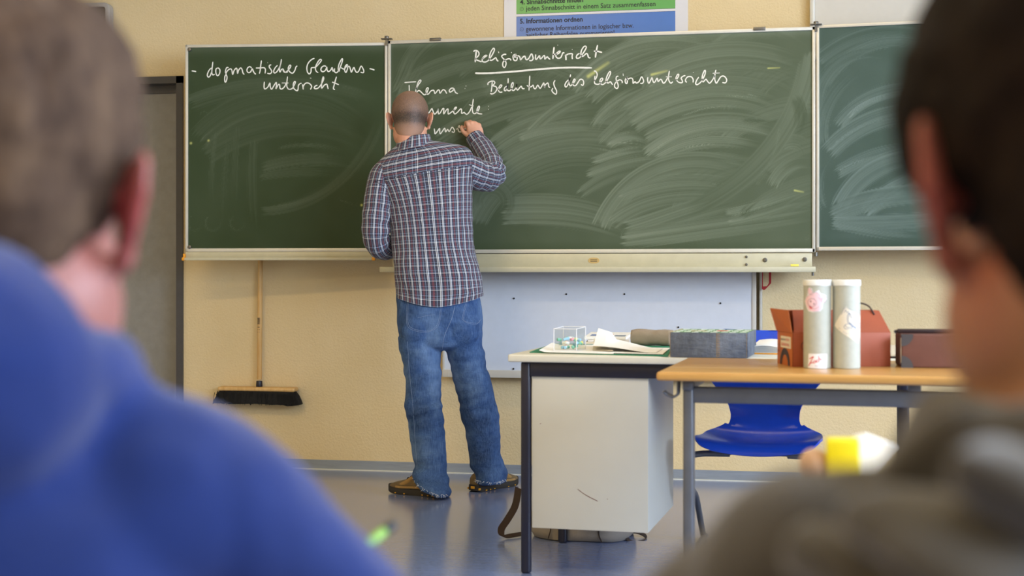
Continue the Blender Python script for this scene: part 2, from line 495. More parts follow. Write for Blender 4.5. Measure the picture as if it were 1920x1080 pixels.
# ================================================================= the room
DOOR_X0, DOOR_X1, DOOR_Z = -4.06, -3.085, 1.995
TH = 0.25
b = MB(); b.span((LEFT_X - TH, BACK_Y - TH, -0.15), (RIGHT_X + TH, WALL_Y + TH, 0.0)); struct(b.build('floor', M['floor'], smooth=0))
b = MB(); b.span((LEFT_X - TH, BACK_Y - TH, CEIL), (RIGHT_X + TH, WALL_Y + TH, CEIL + 0.15)); struct(b.build('ceiling', M['ceiling'], smooth=0))
b = MB()
b.span((LEFT_X, WALL_Y, 0), (DOOR_X0, WALL_Y + TH, CEIL))
b.span((DOOR_X0, WALL_Y, DOOR_Z), (DOOR_X1, WALL_Y + TH, CEIL))
b.span((DOOR_X1, WALL_Y, 0), (RIGHT_X, WALL_Y + TH, CEIL))
struct(b.build('wall_front', M['wall'], smooth=0))
b = MB(); b.span((LEFT_X - TH, BACK_Y, 0), (LEFT_X, WALL_Y + TH, CEIL)); struct(b.build('wall_left', M['wall'], smooth=0))
b = MB(); b.span((LEFT_X - TH, BACK_Y - TH, 0), (RIGHT_X + TH, BACK_Y, CEIL)); struct(b.build('wall_back', M['wall'], smooth=0))
b = MB()
b.span((RIGHT_X, BACK_Y, 0), (RIGHT_X + TH, WALL_Y + TH, SILL)); b.span((RIGHT_X, BACK_Y, HEAD), (RIGHT_X + TH, WALL_Y + TH, CEIL))
ys = [BACK_Y] + [y for w in WINDOWS for y in w] + [WALL_Y + TH]
for i in range(0, len(ys), 2): b.span((RIGHT_X, ys[i], SILL), (RIGHT_X + TH, ys[i + 1], HEAD))
struct(b.build('wall_right', M['wall'], smooth=0))
for i, (y0, y1) in enumerate(WINDOWS):
    b = MB(); f = 0.05
    for (a, c) in (((y0, SILL), (y1, SILL + f)), ((y0, HEAD - f), (y1, HEAD)), ((y0, SILL), (y0 + f, HEAD)), ((y1 - f, SILL), (y1, HEAD)), (((y0 + y1) / 2 - .03, SILL), ((y0 + y1) / 2 + .03, HEAD))):
        b.span((RIGHT_X + 0.06, a[0], a[1]), (RIGHT_X + 0.12, c[0], c[1]))
    struct(b.build('window_%d' % (i + 1), M['lamp_white'], smooth=0))

# door: dark steel frame round a grey leaf set back in the wall
b = MB()
fr = 0.036
b.span((DOOR_X1 - fr, WALL_Y - 0.012, 0), (DOOR_X1, WALL_Y + 0.14, DOOR_Z)); b.span((DOOR_X0, WALL_Y - 0.012, 0), (DOOR_X0 + fr, WALL_Y + 0.14, DOOR_Z))
b.span((DOOR_X0, WALL_Y - 0.012, DOOR_Z - fr), (DOOR_X1, WALL_Y + 0.14, DOOR_Z))
b.span((DOOR_X0 + fr, WALL_Y + 0.075, DOOR_Z - 0.075), (DOOR_X1 - fr, WALL_Y + 0.14, DOOR_Z - fr)); b.span((DOOR_X1 - fr - 0.012, WALL_Y + 0.075, 0), (DOOR_X1 - fr, WALL_Y + 0.14, DOOR_Z - fr))
door_frame = struct(b.build('door_1', M['door_frame'], smooth=0))
b = MB(); b.span((DOOR_X0 + fr, WALL_Y + 0.09, 0.008), (DOOR_X1 - fr, WALL_Y + 0.132, DOOR_Z - 0.05)); b.build('door_leaf', M['door_leaf'], door_frame, smooth=0)
b = MB(); b.cyl((DOOR_X0 + .12, WALL_Y + .09, 1.05), (DOOR_X0 + .12, WALL_Y + .03, 1.05), .009); b.tube([(DOOR_X0 + .12, WALL_Y + .035, 1.05), (DOOR_X0 + .17, WALL_Y + .03, 1.05), (DOOR_X0 + .25, WALL_Y + .03, 1.05)], .01)
b.build('door_handle', M['alu_dark'], door_frame)

b = MB(); b.span((DOOR_X1, WALL_Y - 0.006, 0.0), (RIGHT_X, WALL_Y, 0.048), 0.002); struct(b.build('baseboard_front', M['skirting'], smooth=0))
b = MB(); b.span((DOOR_X1, WALL_Y - 0.018, 0.0), (RIGHT_X, WALL_Y - 0.006, 0.004)); struct(b.build('trim_1', M['seam'], smooth=0))

# ceiling lamps (the room's own strip lights)
for (lx, ly, lp) in LAMPS:
    t = thing('ceiling_lamp', (lx, ly, CEIL), 0, 'long white strip light under the ceiling', 'lamp', 'ceiling strip lights')
    b = MB(); b.box((0, 0, -0.05), (1.5, 0.22, 0.10), None, 0.01); b.build('housing', M['lamp_white'], t)

# ================================================================= chalkboard
YB = 6.60
ZB0, ZB1 = 1.091, 2.091
XM0, XM1 = at_y(729, 0, YB).x, at_y(1527.5, 0, YB).x

def project(X, Y, Z):
    xr = X * CN + Y * SN; t = -X * SN + Y * CN
    return CX + F * xr / t, HY - F * (Z - H) / t

rng = np.random.default_rng(5)
def swipe(px, py, dust, pts, width, level, alpha=0.9, seed=0, rough=0.5):
    """one wipe of a dusty sponge: an arc through three points that leaves streaks of chalk"""
    (x1, y1), (x2, y2), (x3, y3) = pts
    d = 2 * (x1 * (y2 - y3) + x2 * (y3 - y1) + x3 * (y1 - y2))
    if abs(d) < 1e-3: d = 1e-3
    ux = ((x1**2 + y1**2) * (y2 - y3) + (x2**2 + y2**2) * (y3 - y1) + (x3**2 + y3**2) * (y1 - y2)) / d
    uy = ((x1**2 + y1**2) * (x3 - x2) + (x2**2 + y2**2) * (x1 - x3) + (x3**2 + y3**2) * (x2 - x1)) / d
    R = math.hypot(x1 - ux, y1 - uy)
    a1, a2, a3 = [math.atan2(y - uy, x - ux) for x, y in pts]
    span = (a3 - a1) % (2 * math.pi); mid = (a2 - a1) % (2 * math.pi)
    sg = 1
    if mid > span: span = 2 * math.pi - span; sg = -1
    ang = (sg * (np.arctan2(py - uy, px - ux) - a1)) % (2 * math.pi)
    s = ang / span
    s = np.where(s > (1 + 2 * math.pi / span) / 2, s - 2 * math.pi / span, s)
    off = np.hypot(px - ux, py - uy) - R
    g = np.random.default_rng(seed + 11)
    ws = width * (0.82 + 0.18 * np.clip(np.sin(np.clip(s, 0, 1) * math.pi), 0, 1))
    q = off / width + 0.5 + 0.05 * np.sin(s * 5 + seed)
    n1 = np.interp(q * 22 + s * 1.0, np.arange(-40, 80), g.random(120)); n2 = np.interp(q * 7 + s * .6, np.arange(-30, 60), g.random(90)); n3 = np.interp(q * 55 - s * 1.5, np.arange(-90, 180), g.random(270))
    st = 0.4 * n1 + 0.35 * n2 + 0.25 * n3
    edge = np.clip((ws / 2 - np.abs(off)) / 5.0 + 1.2 * (n3 - .5), 0, 1)
    L = R * span
    ends = np.clip(s * L / 9 + 1.5 * (n1 - .5), 0, 1) * np.clip((1 - s) * L / 40 + 1.2 * (n2 - .5), 0, 1)
    fade = 0.75 + 0.5 * np.clip(1 - s, 0, 1)
    val = level * (rough * 2 * st + (1 - rough)) * fade
    # dust piled up where the wipe starts
    val = val + level * 0.5 * np.exp(-(s * L / 5) ** 2) * (n1 > .55)
    m = edge * ends * alpha
    return dust * (1 - m) + val * m

def dusty_panel(name, P0, P1, z0, z1, step, fn, mat, parent, thick=0.012):
    """a board face between two ground points, carrying its chalk dust as a surface attribute"""
    P0, P1 = np.array(P0), np.array(P1)
    Ln = np.linalg.norm(P1 - P0); nx = int(Ln / step); nz = int((z1 - z0) / step)
    s = np.linspace(0, 1, nx + 1); zz = np.linspace(z0, z1, nz + 1)
    S, Z = np.meshgrid(s, zz)
    X = P0[0] + (P1[0] - P0[0]) * S; Y = P0[1] + (P1[1] - P0[1]) * S
    co = np.stack([X.ravel(), Y.ravel(), Z.ravel()], 1)
    inv = np.array(parent.matrix_basis.inverted())
    lc = co @ inv[:3, :3].T + inv[:3, 3]
    idx = np.arange((nx + 1) * (nz + 1)).reshape(nz + 1, nx + 1)
    q = np.stack([idx[:-1, :-1], idx[:-1, 1:], idx[1:, 1:], idx[1:, :-1]], -1).reshape(-1, 4)
    me = bpy.data.meshes.new(name)
    me.vertices.add(len(lc)); me.vertices.foreach_set('co', lc.ravel())
    me.loops.add(q.size); me.loops.foreach_set('vertex_index', q.ravel().astype(np.int32))
    me.polygons.add(len(q)); me.polygons.foreach_set('loop_start', np.arange(0, q.size, 4, dtype=np.int32))
    me.update(calc_edges=True)
    px, py = project(X, Y, Z)
    dust, yel = fn(px, py, S, (Z - z0) / (z1 - z0))
    for nm, arr in (('dust', dust), ('yellow', yel)):
        a = me.attributes.new(nm, 'FLOAT', 'POINT'); a.data.foreach_set('value', np.clip(arr, 0, 1).ravel().astype(np.float32))
    me.materials.append(mat)
    o = bpy.data.objects.new(name, me); COL.objects.link(o); o.parent = parent
    return o

def soft_noise(px, py, sc, seed):
    g = np.random.default_rng(seed); out = 0
    for k, a in ((1, .5), (2.1, .3), (4.3, .2)):
        ph = g.random(6) * 6.28
        out = out + a * (np.sin(px / sc * k + ph[0] + 1.3 * np.sin(py / sc * k * .7 + ph[1])) * np.sin(py / sc * k + ph[2] + 1.3 * np.sin(px / sc * k * .8 + ph[3])))
    return out * .5 + .5

def C2(pts): return [(1110 + x / 2.512, 50 + y / 2.512) for x, y in pts]
def C1(pts): return [(720 + x / 2.512, 50 + y / 2.512) for x, y in pts]
def C3(pts): return [(340 + x / 2.634, 80 + y / 2.634) for x, y in pts]
def C4(pts): return [(1520 + x / 2.4545, 40 + y / 2.4545) for x, y in pts]

def main_dust(px, py, S, V):
    d = 0.16 + 0.10 * soft_noise(px, py, 60, 1) + 0.10 * np.clip((px - 950) / 400, 0, 1)
    y = np.zeros_like(d)
    def sw(pts, w, l, a=.85, sd=[100], rough=.5):
        nonlocal d
        sd[0] += 7
        d = swipe(px, py, d, pts, w, l, a, sd[0], rough)
    # faint older wipes under the newer ones
    g = random.Random(3)
    for k in range(34):
        x0 = g.uniform(740, 1480); y0 = g.uniform(120, 440); R = g.uniform(90, 260)
        sw([(x0, y0), (x0 + R * .45, y0 - R * g.uniform(.2, .42)), (x0 + R, y0 - R * g.uniform(.15, .45))], g.uniform(22, 48), g.uniform(.22, .40) + .08 * (x0 > 1100), .55)
    sw(C1([(60, 330), (250, 205), (600, 170)]), 44, .34, .7); sw(C1([(60, 300), (110, 190), (150, 110)]), 26, .36, .6); sw(C1([(100, 300), (160, 200), (210, 130)]), 20, .36, .6)
    sw(C1([(210, 360), (500, 280), (930, 300)]), 40, .33, .7); sw(C1([(260, 530), (560, 390), (1000, 330)]), 46, .36, .7)
    sw(C1([(640, 150), (800, 190), (1000, 270)]), 30, .36, .6); sw(C1([(700, 130), (880, 140), (1020, 190)]), 22, .34, .5)
    sw(C1([(520, 570), (750, 440), (1010, 400)]), 50, .42); sw(C1([(560, 640), (800, 520), (1200, 560)]), 48, .40); sw(C1([(430, 930), (620, 690), (1100, 640)]), 52, .42)
    sw(C1([(570, 850), (760, 840), (1120, 930)]), 46, .44); sw(C1([(560, 900), (800, 900), (1100, 960)]), 36, .40); sw(C1([(440, 860), (520, 760), (560, 880)]), 40, .34)
    sw(C1([(690, 500), (850, 375), (1030, 300)]), 30, .46); sw(C1([(640, 520), (800, 480), (1000, 470)]), 26, .48)
    sw(C2([(-90, 300), (180, 105), (540, 100)]), 34, .50); sw(C2([(-10, 345), (200, 190), (480, 130)]), 40, .46)
    sw(C2([(260, 250), (520, 130), (990, 190)]), 46, .52); sw(C2([(280, 300), (560, 190), (930, 220)]), 34, .46)
    sw(C2([(165, 400), (430, 285), (880, 310)]), 44, .50); sw(C2([(190, 470), (480, 350), (860, 390)]), 40, .52); sw(C2([(250, 520), (520, 430), (840, 450)]), 30, .46)
    sw(C2([(250, 600), (500, 480), (850, 500)]), 32, .58); sw(C2([(300, 630), (540, 545), (760, 560)]), 28, .56); sw(C2([(310, 690), (560, 620), (720, 640)]), 28, .44)
    sw(C2([(10, 470), (120, 350), (250, 290)]), 24, .56); sw(C2([(40, 550), (160, 430), (270, 360)]), 26, .52); sw(C2([(80, 560), (160, 520), (250, 530)]), 22, .56)
    sw(C2([(0, 640), (120, 600), (260, 580)]), 20, .62); sw(C2([(-20, 700), (140, 650), (320, 620)]), 30, .46); sw(C2([(-60, 790), (100, 700), (320, 660)]), 30, .40)
    sw(C2([(40, 940), (210, 730), (680, 660)]), 46, .48); sw(C2([(130, 800), (320, 740), (640, 740)]), 28, .52); sw(C2([(90, 920), (300, 810), (620, 800)]), 40, .48)
    sw(C2([(160, 960), (480, 870), (700, 800)]), 46, .48); sw(C2([(140, 1000), (500, 960), (1010, 880)]), 44, .48); sw(C2([(640, 900), (830, 850), (1020, 800)]), 40, .46); sw(C2([(850, 750), (930, 660), (1020, 640)]), 32, .46)
    sw(C2([(880, 560), (950, 540), (1020, 600)]), 34, .40)
    # the last long wipe down from the upper right corner
    sw(C2([(1040, 120), (880, 520), (480, 860)]), 44, .40, .95, rough=.3)
    sw(C2([(980, 160), (905, 420), (840, 560)]), 10, .50, .5); sw(C2([(880, 480), (800, 690), (680, 780)]), 8, .52, .5)
    sw(C2([(700, 890), (750, 860), (790, 830)]), 24, .16, .9, rough=.2); sw(C2([(700, 440), (780, 445), (850, 450)]), 12, .2, .8, rough=.2); sw(C2([(950, 330), (985, 420), (960, 500)]), 26, .2, .7, rough=.3)
    for pts, w, l in (([(435, 570), (530, 555), (640, 552)], 4, .95), ([(550, 745), (590, 742), (635, 740)], 2.2, .95), ([(640, 325), (720, 330), (790, 338)], 3, .9), ([(730, 318), (760, 326), (795, 335)], 5, .8),
                      ([(430, 420), (540, 385), (700, 380)], 4, .75), ([(300, 580), (420, 505), (540, 490)], 5, .72), ([(30, 575), (120, 590), (185, 598)], 3, .9), ([(130, 550), (190, 550), (230, 555)], 4, .8),
                      ([(40, 930), (30, 900), (25, 870)], 3, .8), ([(150, 1000), (140, 990), (165, 960)], 4, .8), ([(660, 890), (800, 850), (950, 800)], 3, .75), ([(1000, 985), (1010, 1000), (1015, 980)], 3, .8)):
        sw(C2(pts), w, l, .9)
    # a spot wiped clean with a damp finger left of the B, grey top edge, bare bottom edge
    blob = np.exp(-(((px - 916) / 12) ** 2 + ((py - 162) / 15) ** 2)); d = d + blob * .22 * soft_noise(px, py, 4, 9)
    d = d + 0.30 * np.exp(-((1 - V) / 0.022) ** 2) * (.6 + .4 * soft_noise(px, py, 12, 4)) + 0.25 * np.exp(-(S / 0.006) ** 2)
    d = np.where(V < .045, d * (.65 + .35 * V / .045), d)
    for (pa, pb, w) in (((1103, 143), (1140, 118), 3.2), ((1222, 140), (1250, 133), 2.2), ((1440, 128), (1462, 127), 1.2), ((1490, 357), (1506, 360), 1.6)):
        t = np.clip(((px - pa[0]) * (pb[0] - pa[0]) + (py - pa[1]) * (pb[1] - pa[1])) / ((pb[0] - pa[0]) ** 2 + (pb[1] - pa[1]) ** 2), 0, 1)
        r = np.hypot(px - pa[0] - t * (pb[0] - pa[0]), py - pa[1] - t * (pb[1] - pa[1]))
        y = np.maximum(y, np.exp(-(r / w) ** 2) * (.75 - .45 * t))
    return d, y

def left_dust(px, py, S, V):
    d = 0.06 + 0.07 * soft_noise(px, py, 70, 2); y = np.zeros_like(d)
    k = [500]
    def sw(pts, w, l, a=.7, rough=.55):
        nonlocal d
        k[0] += 7; d = swipe(px, py, d, C3(pts), w, l, a, k[0], rough)
    sw([(40, 300), (330, 220), (930, 280)], 40, .17); sw([(90, 480), (400, 290), (900, 450)], 60, .17); sw([(130, 560), (420, 420), (880, 480)], 50, .14)
    sw([(400, 620), (640, 580), (820, 600)], 26, .20); sw([(390, 660), (620, 640), (760, 650)], 20, .17); sw([(480, 520), (650, 505), (820, 540)], 10, .22)
    sw([(480, 805), (760, 710), (1010, 330)], 12, .22); sw([(400, 830), (700, 740), (960, 420)], 24, .18)
    sw([(170, 450), (150, 650), (150, 800)], 14, .18); sw([(270, 420), (265, 640), (260, 820)], 18, .16); sw([(360, 480), (350, 640), (365, 900)], 20, .16); sw([(230, 480), (215, 650), (210, 850)], 12, .16)
    for x in (50, 140, 260): sw([(x, 860), (x + 25, 925), (x + 48, 880)], 5, .32)
    sw([(800, 220), (880, 240), (950, 275)], 3, .34); sw([(845, 245), (870, 290), (920, 330)], 2.5, .26); sw([(100, 480), (140, 440), (175, 415)], 4, .35); sw([(105, 530), (120, 505), (138, 482)], 4, .32); sw([(95, 360), (125, 345), (110, 375)], 3, .25)
    sw([(780, 770), (840, 795), (900, 800)], 4, .4)
    d = d + 0.17 * np.exp(-((1 - V) / 0.03) ** 2) + 0.12 * np.exp(-((1 - S) / 0.012) ** 2) + 0.06 * np.exp(-(S / 0.01) ** 2)
    for (x, yy, w) in ((358, 268.5, 2), (391, 263.5, 1.8), (678, 384.5, 2)): y = np.maximum(y, .8 * np.exp(-(((px - x) / w) ** 2 + ((py - yy) / w) ** 2)))
    return d, y

def right_dust(px, py, S, V):
    d = 0.20 + 0.12 * soft_noise(px, py, 60, 3); y = np.zeros_like(d)
    k = [900]
    def sw(pts, w, l, a=.8, rough=.5):
        nonlocal d
        k[0] += 7; d = swipe(px, py, d, C4(pts), w, l, a, k[0], rough)
    sw([(40, 180), (200, 90), (520, 70)], 40, .30); sw([(60, 300), (170, 170), (560, 120)], 26, .40); sw([(60, 480), (90, 230), (330, 150)], 26, .38); sw([(60, 560), (130, 300), (200, 240)], 30, .36)
    sw([(130, 480), (280, 350), (560, 330)], 34, .44); sw([(175, 440), (250, 380), (420, 350)], 12, .70); sw([(80, 610), (260, 470), (560, 450)], 44, .50); sw([(80, 600), (200, 500), (420, 440)], 8, .66)
    sw([(120, 700), (300, 620), (560, 600)], 34, .48); sw([(125, 690), (230, 640), (340, 615)], 7, .7); sw([(130, 860), (280, 690), (560, 620)], 44, .50); sw([(250, 880), (380, 780), (580, 690)], 40, .52)
    sw([(90, 900), (300, 820), (600, 800)], 44, .50); sw([(100, 920), (300, 930), (640, 900)], 40, .52); sw([(100, 925), (260, 960), (480, 985)], 24, .46); sw([(60, 860), (50, 700), (80, 640)], 20, .34)
    sw([(700, 900), (800, 500), (1100, 300)], 90, .45); sw([(900, 900), (1100, 600), (1300, 500)], 100, .42)
    d = np.where(V < .05, d * (.6 + .4 * V / .05), d) + 0.2 * np.exp(-(S / 0.012) ** 2)
    return d, y

def strokes(x0, y0, k, lst):
    return [[(x0 + x / k, y0 + y / k) for x, y in s] for s in lst]
A1 = strokes(350, 100, 9.796, [
    [(92, 322), (130, 327), (176, 337)], [(468, 268), (430, 290), (395, 345), (380, 405), (400, 436), (432, 412), (462, 335)], [(482, 155), (470, 260), (463, 350), (480, 395), (515, 385)],
    [(560, 270), (540, 290), (535, 340), (550, 395), (575, 410), (605, 370), (612, 310), (590, 275), (562, 270)], [(770, 262), (738, 262), (716, 310), (712, 365)],
    [(725, 385), (705, 420), (698, 490), (712, 532), (735, 490), (742, 430), (722, 370), (760, 310), (805, 285), (830, 310), (846, 390), (870, 320), (905, 275), (925, 290), (936, 370), (955, 310), (990, 270), (1015, 290), (1035, 360), (1060, 390)],
    [(1195, 270), (1160, 245), (1120, 270), (1108, 320), (1135, 355), (1175, 340), (1205, 285), (1225, 330), (1255, 375), (1275, 378)], [(1375, 130), (1360, 230), (1350, 320), (1335, 375)], [(1270, 270), (1340, 270), (1420, 265), (1447, 300), (1440, 370)],
    [(1483, 172), (1493, 173)], [(1555, 210), (1520, 225), (1520, 260), (1550, 300), (1562, 345), (1530, 375), (1480, 365)],
    [(1670, 220), (1630, 260), (1600, 320), (1610, 360), (1650, 345), (1700, 270), (1735, 170), (1742, 108), (1725, 200), (1705, 290), (1715, 345), (1740, 300), (1770, 290), (1790, 330), (1820, 352), (1860, 340)],
    [(1428, 520), (1422, 620), (1440, 655), (1490, 620), (1530, 545), (1535, 610), (1560, 660), (1600, 600), (1645, 535), (1650, 590), (1640, 650), (1690, 570), (1710, 590), (1715, 640), (1750, 655), (1800, 610), (1830, 540)],
    [(1855, 425), (1842, 520), (1840, 600), (1860, 645), (1890, 662), (1925, 655)], [(1745, 545), (1870, 545)]])
A2 = strokes(530, 95, 9.796, [
    [(0, 355), (40, 400), (90, 370), (140, 310), (150, 275), (130, 268), (105, 310), (110, 360), (150, 405), (190, 410), (225, 360), (245, 300), (270, 280)],
    [(585, 140), (530, 165), (470, 230), (445, 310), (455, 390), (490, 428), (520, 390), (525, 325), (545, 312), (600, 305), (650, 260), (700, 200), (710, 170), (685, 162), (640, 220), (605, 300), (612, 370), (655, 408)],
    [(800, 290), (760, 280), (715, 310), (705, 360), (740, 388), (785, 360), (812, 300), (815, 350), (840, 385), (880, 360), (908, 310), (915, 345), (930, 378), (955, 330), (950, 375), (975, 405), (1010, 390), (1040, 330)],
    [(1040, 385), (1020, 330), (1040, 240), (1090, 150), (1100, 180), (1075, 260), (1050, 330), (1042, 385)], [(1070, 310), (1120, 338), (1165, 300), (1190, 270), (1178, 258), (1150, 290), (1138, 350), (1158, 402), (1180, 370), (1200, 300), (1225, 290), (1245, 340), (1262, 395), (1285, 350), (1310, 310), (1335, 370), (1365, 400), (1400, 370), (1440, 285), (1475, 330), (1490, 370), (1480, 405), (1430, 395)],
    [(1595, 330), (1640, 340), (1688, 357)],
    [(90, 695), (130, 712), (180, 690), (220, 620), (235, 575), (215, 570), (195, 620), (205, 690), (240, 725), (270, 735), (285, 700), (290, 640), (320, 605), (350, 600)],
    [(365, 620), (372, 660), (378, 712), (382, 650), (420, 600), (470, 595), (510, 620), (532, 660), (510, 715)], [(640, 635), (600, 650), (580, 685), (610, 700), (660, 680), (720, 600), (755, 520), (745, 480), (728, 540), (715, 620), (718, 690), (765, 635), (810, 615), (825, 660), (837, 705)],
    [(990, 478), (965, 560), (945, 640), (932, 695), (960, 718)], [(905, 575), (970, 600), (1032, 626)], [(503, 504), (527, 506)]])
T1 = strokes(880, 75, 9.796, [
    [(82, 218), (95, 195), (140, 195), (175, 235), (170, 285), (118, 350), (180, 385), (228, 400)], [(128, 200), (118, 300), (108, 410)],
    [(240, 350), (290, 310), (322, 288), (290, 285), (245, 335), (240, 390), (290, 405), (350, 375), (410, 290), (455, 205), (460, 165), (440, 155), (400, 210), (372, 290), (370, 350), (400, 375), (450, 350), (485, 325), (505, 365), (532, 392)], [(535, 212), (542, 240)],
    [(680, 265), (640, 265), (598, 290), (605, 320), (650, 370), (675, 420), (665, 480), (640, 505), (615, 470), (620, 410), (660, 370), (720, 345), (755, 355), (765, 378)], [(768, 230), (782, 232)],
    [(868, 268), (825, 270), (802, 305), (815, 360), (840, 380), (870, 370), (880, 320), (862, 280), (830, 290), (815, 310), (860, 312), (900, 290), (930, 320), (942, 365), (985, 315), (1020, 300), (1045, 360), (1090, 340), (1140, 255), (1168, 310), (1170, 350), (1140, 380), (1100, 375)],
    [(1220, 265), (1215, 330), (1230, 358), (1270, 310), (1290, 290), (1302, 345), (1330, 330), (1370, 285), (1385, 300), (1388, 350), (1430, 310), (1455, 335), (1487, 357)]])
T2 = strokes(1000, 75, 9.796, [
    [(382, 128), (370, 230), (360, 350)], [(345, 265), (412, 262), (460, 250), (495, 215), (470, 208), (425, 250), (415, 300), (450, 335), (500, 325), (525, 280), (540, 240), (572, 235)],
    [(590, 270), (598, 320), (600, 372)], [(595, 290), (640, 258), (715, 255), (712, 300), (718, 352)], [(850, 245), (810, 270), (790, 310), (800, 335), (850, 325), (910, 250), (965, 160), (970, 122), (940, 115), (900, 160), (875, 230), (882, 290), (920, 295), (970, 250), (995, 262), (1015, 320), (1052, 330)],
    [(1180, 92), (1155, 210), (1140, 325)], [(1110, 205), (1180, 210), (1265, 229)], [(446, 95), (454, 96)], [(711, 175), (719, 176)]])
UL = [[(891, 137), (900, 137.5), (921, 137), (962, 134.3), (1002, 130.6), (1043, 127.6), (1076, 126.6), (1110, 127.4)]]
TH_ = strokes(740, 135, 8.638, [
    [(160, 172), (250, 164), (350, 158)], [(235, 210), (238, 300), (240, 420)], [(345, 285), (380, 215), (425, 150), (415, 130), (385, 160), (355, 250), (340, 340), (390, 300), (430, 325), (480, 370), (520, 340), (545, 270), (532, 255), (510, 290), (515, 345), (545, 358), (585, 310), (625, 295), (640, 310), (655, 350), (700, 295), (725, 300), (735, 345), (780, 290), (815, 300), (845, 352)],
    [(955, 260), (915, 265), (885, 300), (900, 325), (945, 300), (960, 270), (985, 330), (1025, 352)], [(1152, 222), (1158, 232)], [(1138, 266), (1143, 270)],
    [(400, 690), (450, 600), (500, 590), (520, 640), (555, 660), (600, 595), (612, 610), (630, 655), (652, 682), (690, 640), (705, 600), (705, 640), (712, 680), (740, 660), (775, 600), (797, 595), (795, 680), (835, 620), (865, 600), (868, 680), (920, 650), (985, 600), (1002, 572), (975, 580), (955, 640), (975, 680), (1020, 650), (1065, 600), (1085, 612), (1085, 670), (1125, 655), (1140, 670), (1172, 685), (1215, 640), (1250, 560)],
    [(1275, 435), (1260, 560), (1265, 650), (1300, 675), (1350, 630), (1375, 570), (1360, 555), (1335, 610), (1350, 670), (1420, 680)], [(1205, 530), (1280, 550)], [(1520, 550), (1524, 560)], [(1518, 603), (1522, 610)],
    [(640, 915), (648, 960), (657, 1002), (700, 950), (727, 915), (730, 960), (740, 1002), (780, 950), (812, 910), (825, 970), (860, 930), (885, 965), (930, 895), (962, 930), (970, 960), (955, 978), (925, 965)], [(1000, 930), (1040, 905), (1050, 870), (1035, 885), (1032, 945), (1050, 970), (1085, 968)]])
BD = strokes(900, 125, 9.796, [
    [(145, 338), (150, 300), (200, 270), (255, 268), (272, 300), (240, 350), (290, 365), (312, 410), (275, 475), (220, 502), (188, 488)], [(225, 275), (218, 380), (205, 465)], [(322, 430), (380, 380), (402, 345), (375, 340), (345, 390), (340, 440), (370, 470), (412, 465)],
    [(505, 360), (460, 380), (445, 425), (468, 445), (495, 400), (515, 300), (518, 210)], [(516, 300), (498, 400), (512, 437), (550, 440), (600, 370), (612, 310), (598, 295), (575, 340), (580, 410), (612, 440), (655, 400), (682, 325), (668, 380), (690, 430), (735, 380), (760, 360), (780, 402), (820, 405)],
    [(915, 165), (908, 300), (900, 440)], [(860, 340), (890, 365), (940, 370), (975, 340), (990, 390), (1020, 405), (1060, 340), (1085, 375), (1110, 397), (1150, 330), (1172, 300), (1183, 345), (1190, 388), (1198, 340), (1240, 300), (1255, 320), (1265, 370), (1290, 382)],
    [(1380, 250), (1355, 300), (1370, 370), (1405, 440), (1400, 502), (1360, 490), (1320, 440), (1340, 395)],
    [(1625, 240), (1580, 290), (1560, 345), (1580, 375), (1615, 330), (1648, 240), (1665, 140)], [(1660, 190), (1645, 260), (1640, 320), (1665, 350), (1710, 310), (1747, 250), (1730, 230), (1705, 290), (1720, 345), (1760, 345), (1800, 290), (1840, 235), (1890, 245), (1905, 300), (1888, 345), (1855, 325)]])
RL = strokes(1080, 120, 9.796, [
    [(335, 142), (345, 125), (375, 150), (390, 200), (370, 260), (335, 315)], [(350, 215), (340, 300), (342, 350), (370, 370), (420, 370), (460, 330), (492, 280), (480, 260), (450, 280), (440, 330), (470, 375), (510, 370), (560, 320), (610, 230), (637, 160), (620, 140), (585, 190), (555, 270), (555, 320), (590, 350), (630, 325), (650, 350), (675, 382)],
    [(780, 225), (748, 230), (736, 270), (745, 315)], [(850, 350), (845, 312), (805, 290), (750, 320), (712, 370), (710, 420), (750, 452), (775, 420), (770, 370), (752, 318)], [(864, 175), (869, 220)],
    [(940, 235), (905, 290), (910, 345), (935, 357), (945, 300), (930, 245), (935, 290), (980, 265), (1022, 260), (1045, 290), (1050, 355), (1085, 325), (1110, 350), (1160, 320), (1205, 235), (1242, 310), (1220, 355), (1180, 355)],
    [(1320, 240), (1315, 300), (1340, 355), (1380, 280), (1397, 250), (1420, 330), (1450, 330), (1490, 260), (1510, 322), (1545, 285), (1570, 290), (1602, 350), (1640, 330), (1690, 240)], [(1715, 125), (1700, 230), (1705, 300), (1740, 352), (1780, 325)], [(1650, 235), (1760, 235)]])
U2 = strokes(1200, 120, 9.796, [
    [(660, 300), (700, 240), (712, 195), (690, 195), (660, 260), (690, 320), (740, 345), (780, 335), (770, 290), (755, 260), (790, 225), (835, 212)], [(860, 340), (835, 310), (842, 275), (880, 235), (940, 235), (975, 280), (975, 342)], [(976, 152), (985, 158)],
    [(1080, 240), (1040, 300), (1022, 360), (1050, 380), (1110, 340), (1150, 280), (1190, 200), (1202, 130), (1185, 120), (1150, 200), (1142, 280), (1160, 330), (1210, 280), (1235, 310), (1280, 352), (1340, 280), (1375, 210)], [(1395, 105), (1375, 200), (1375, 290), (1402, 352), (1440, 300), (1490, 230), (1550, 228), (1592, 290), (1570, 345), (1510, 340)], [(1335, 170), (1465, 165)]])

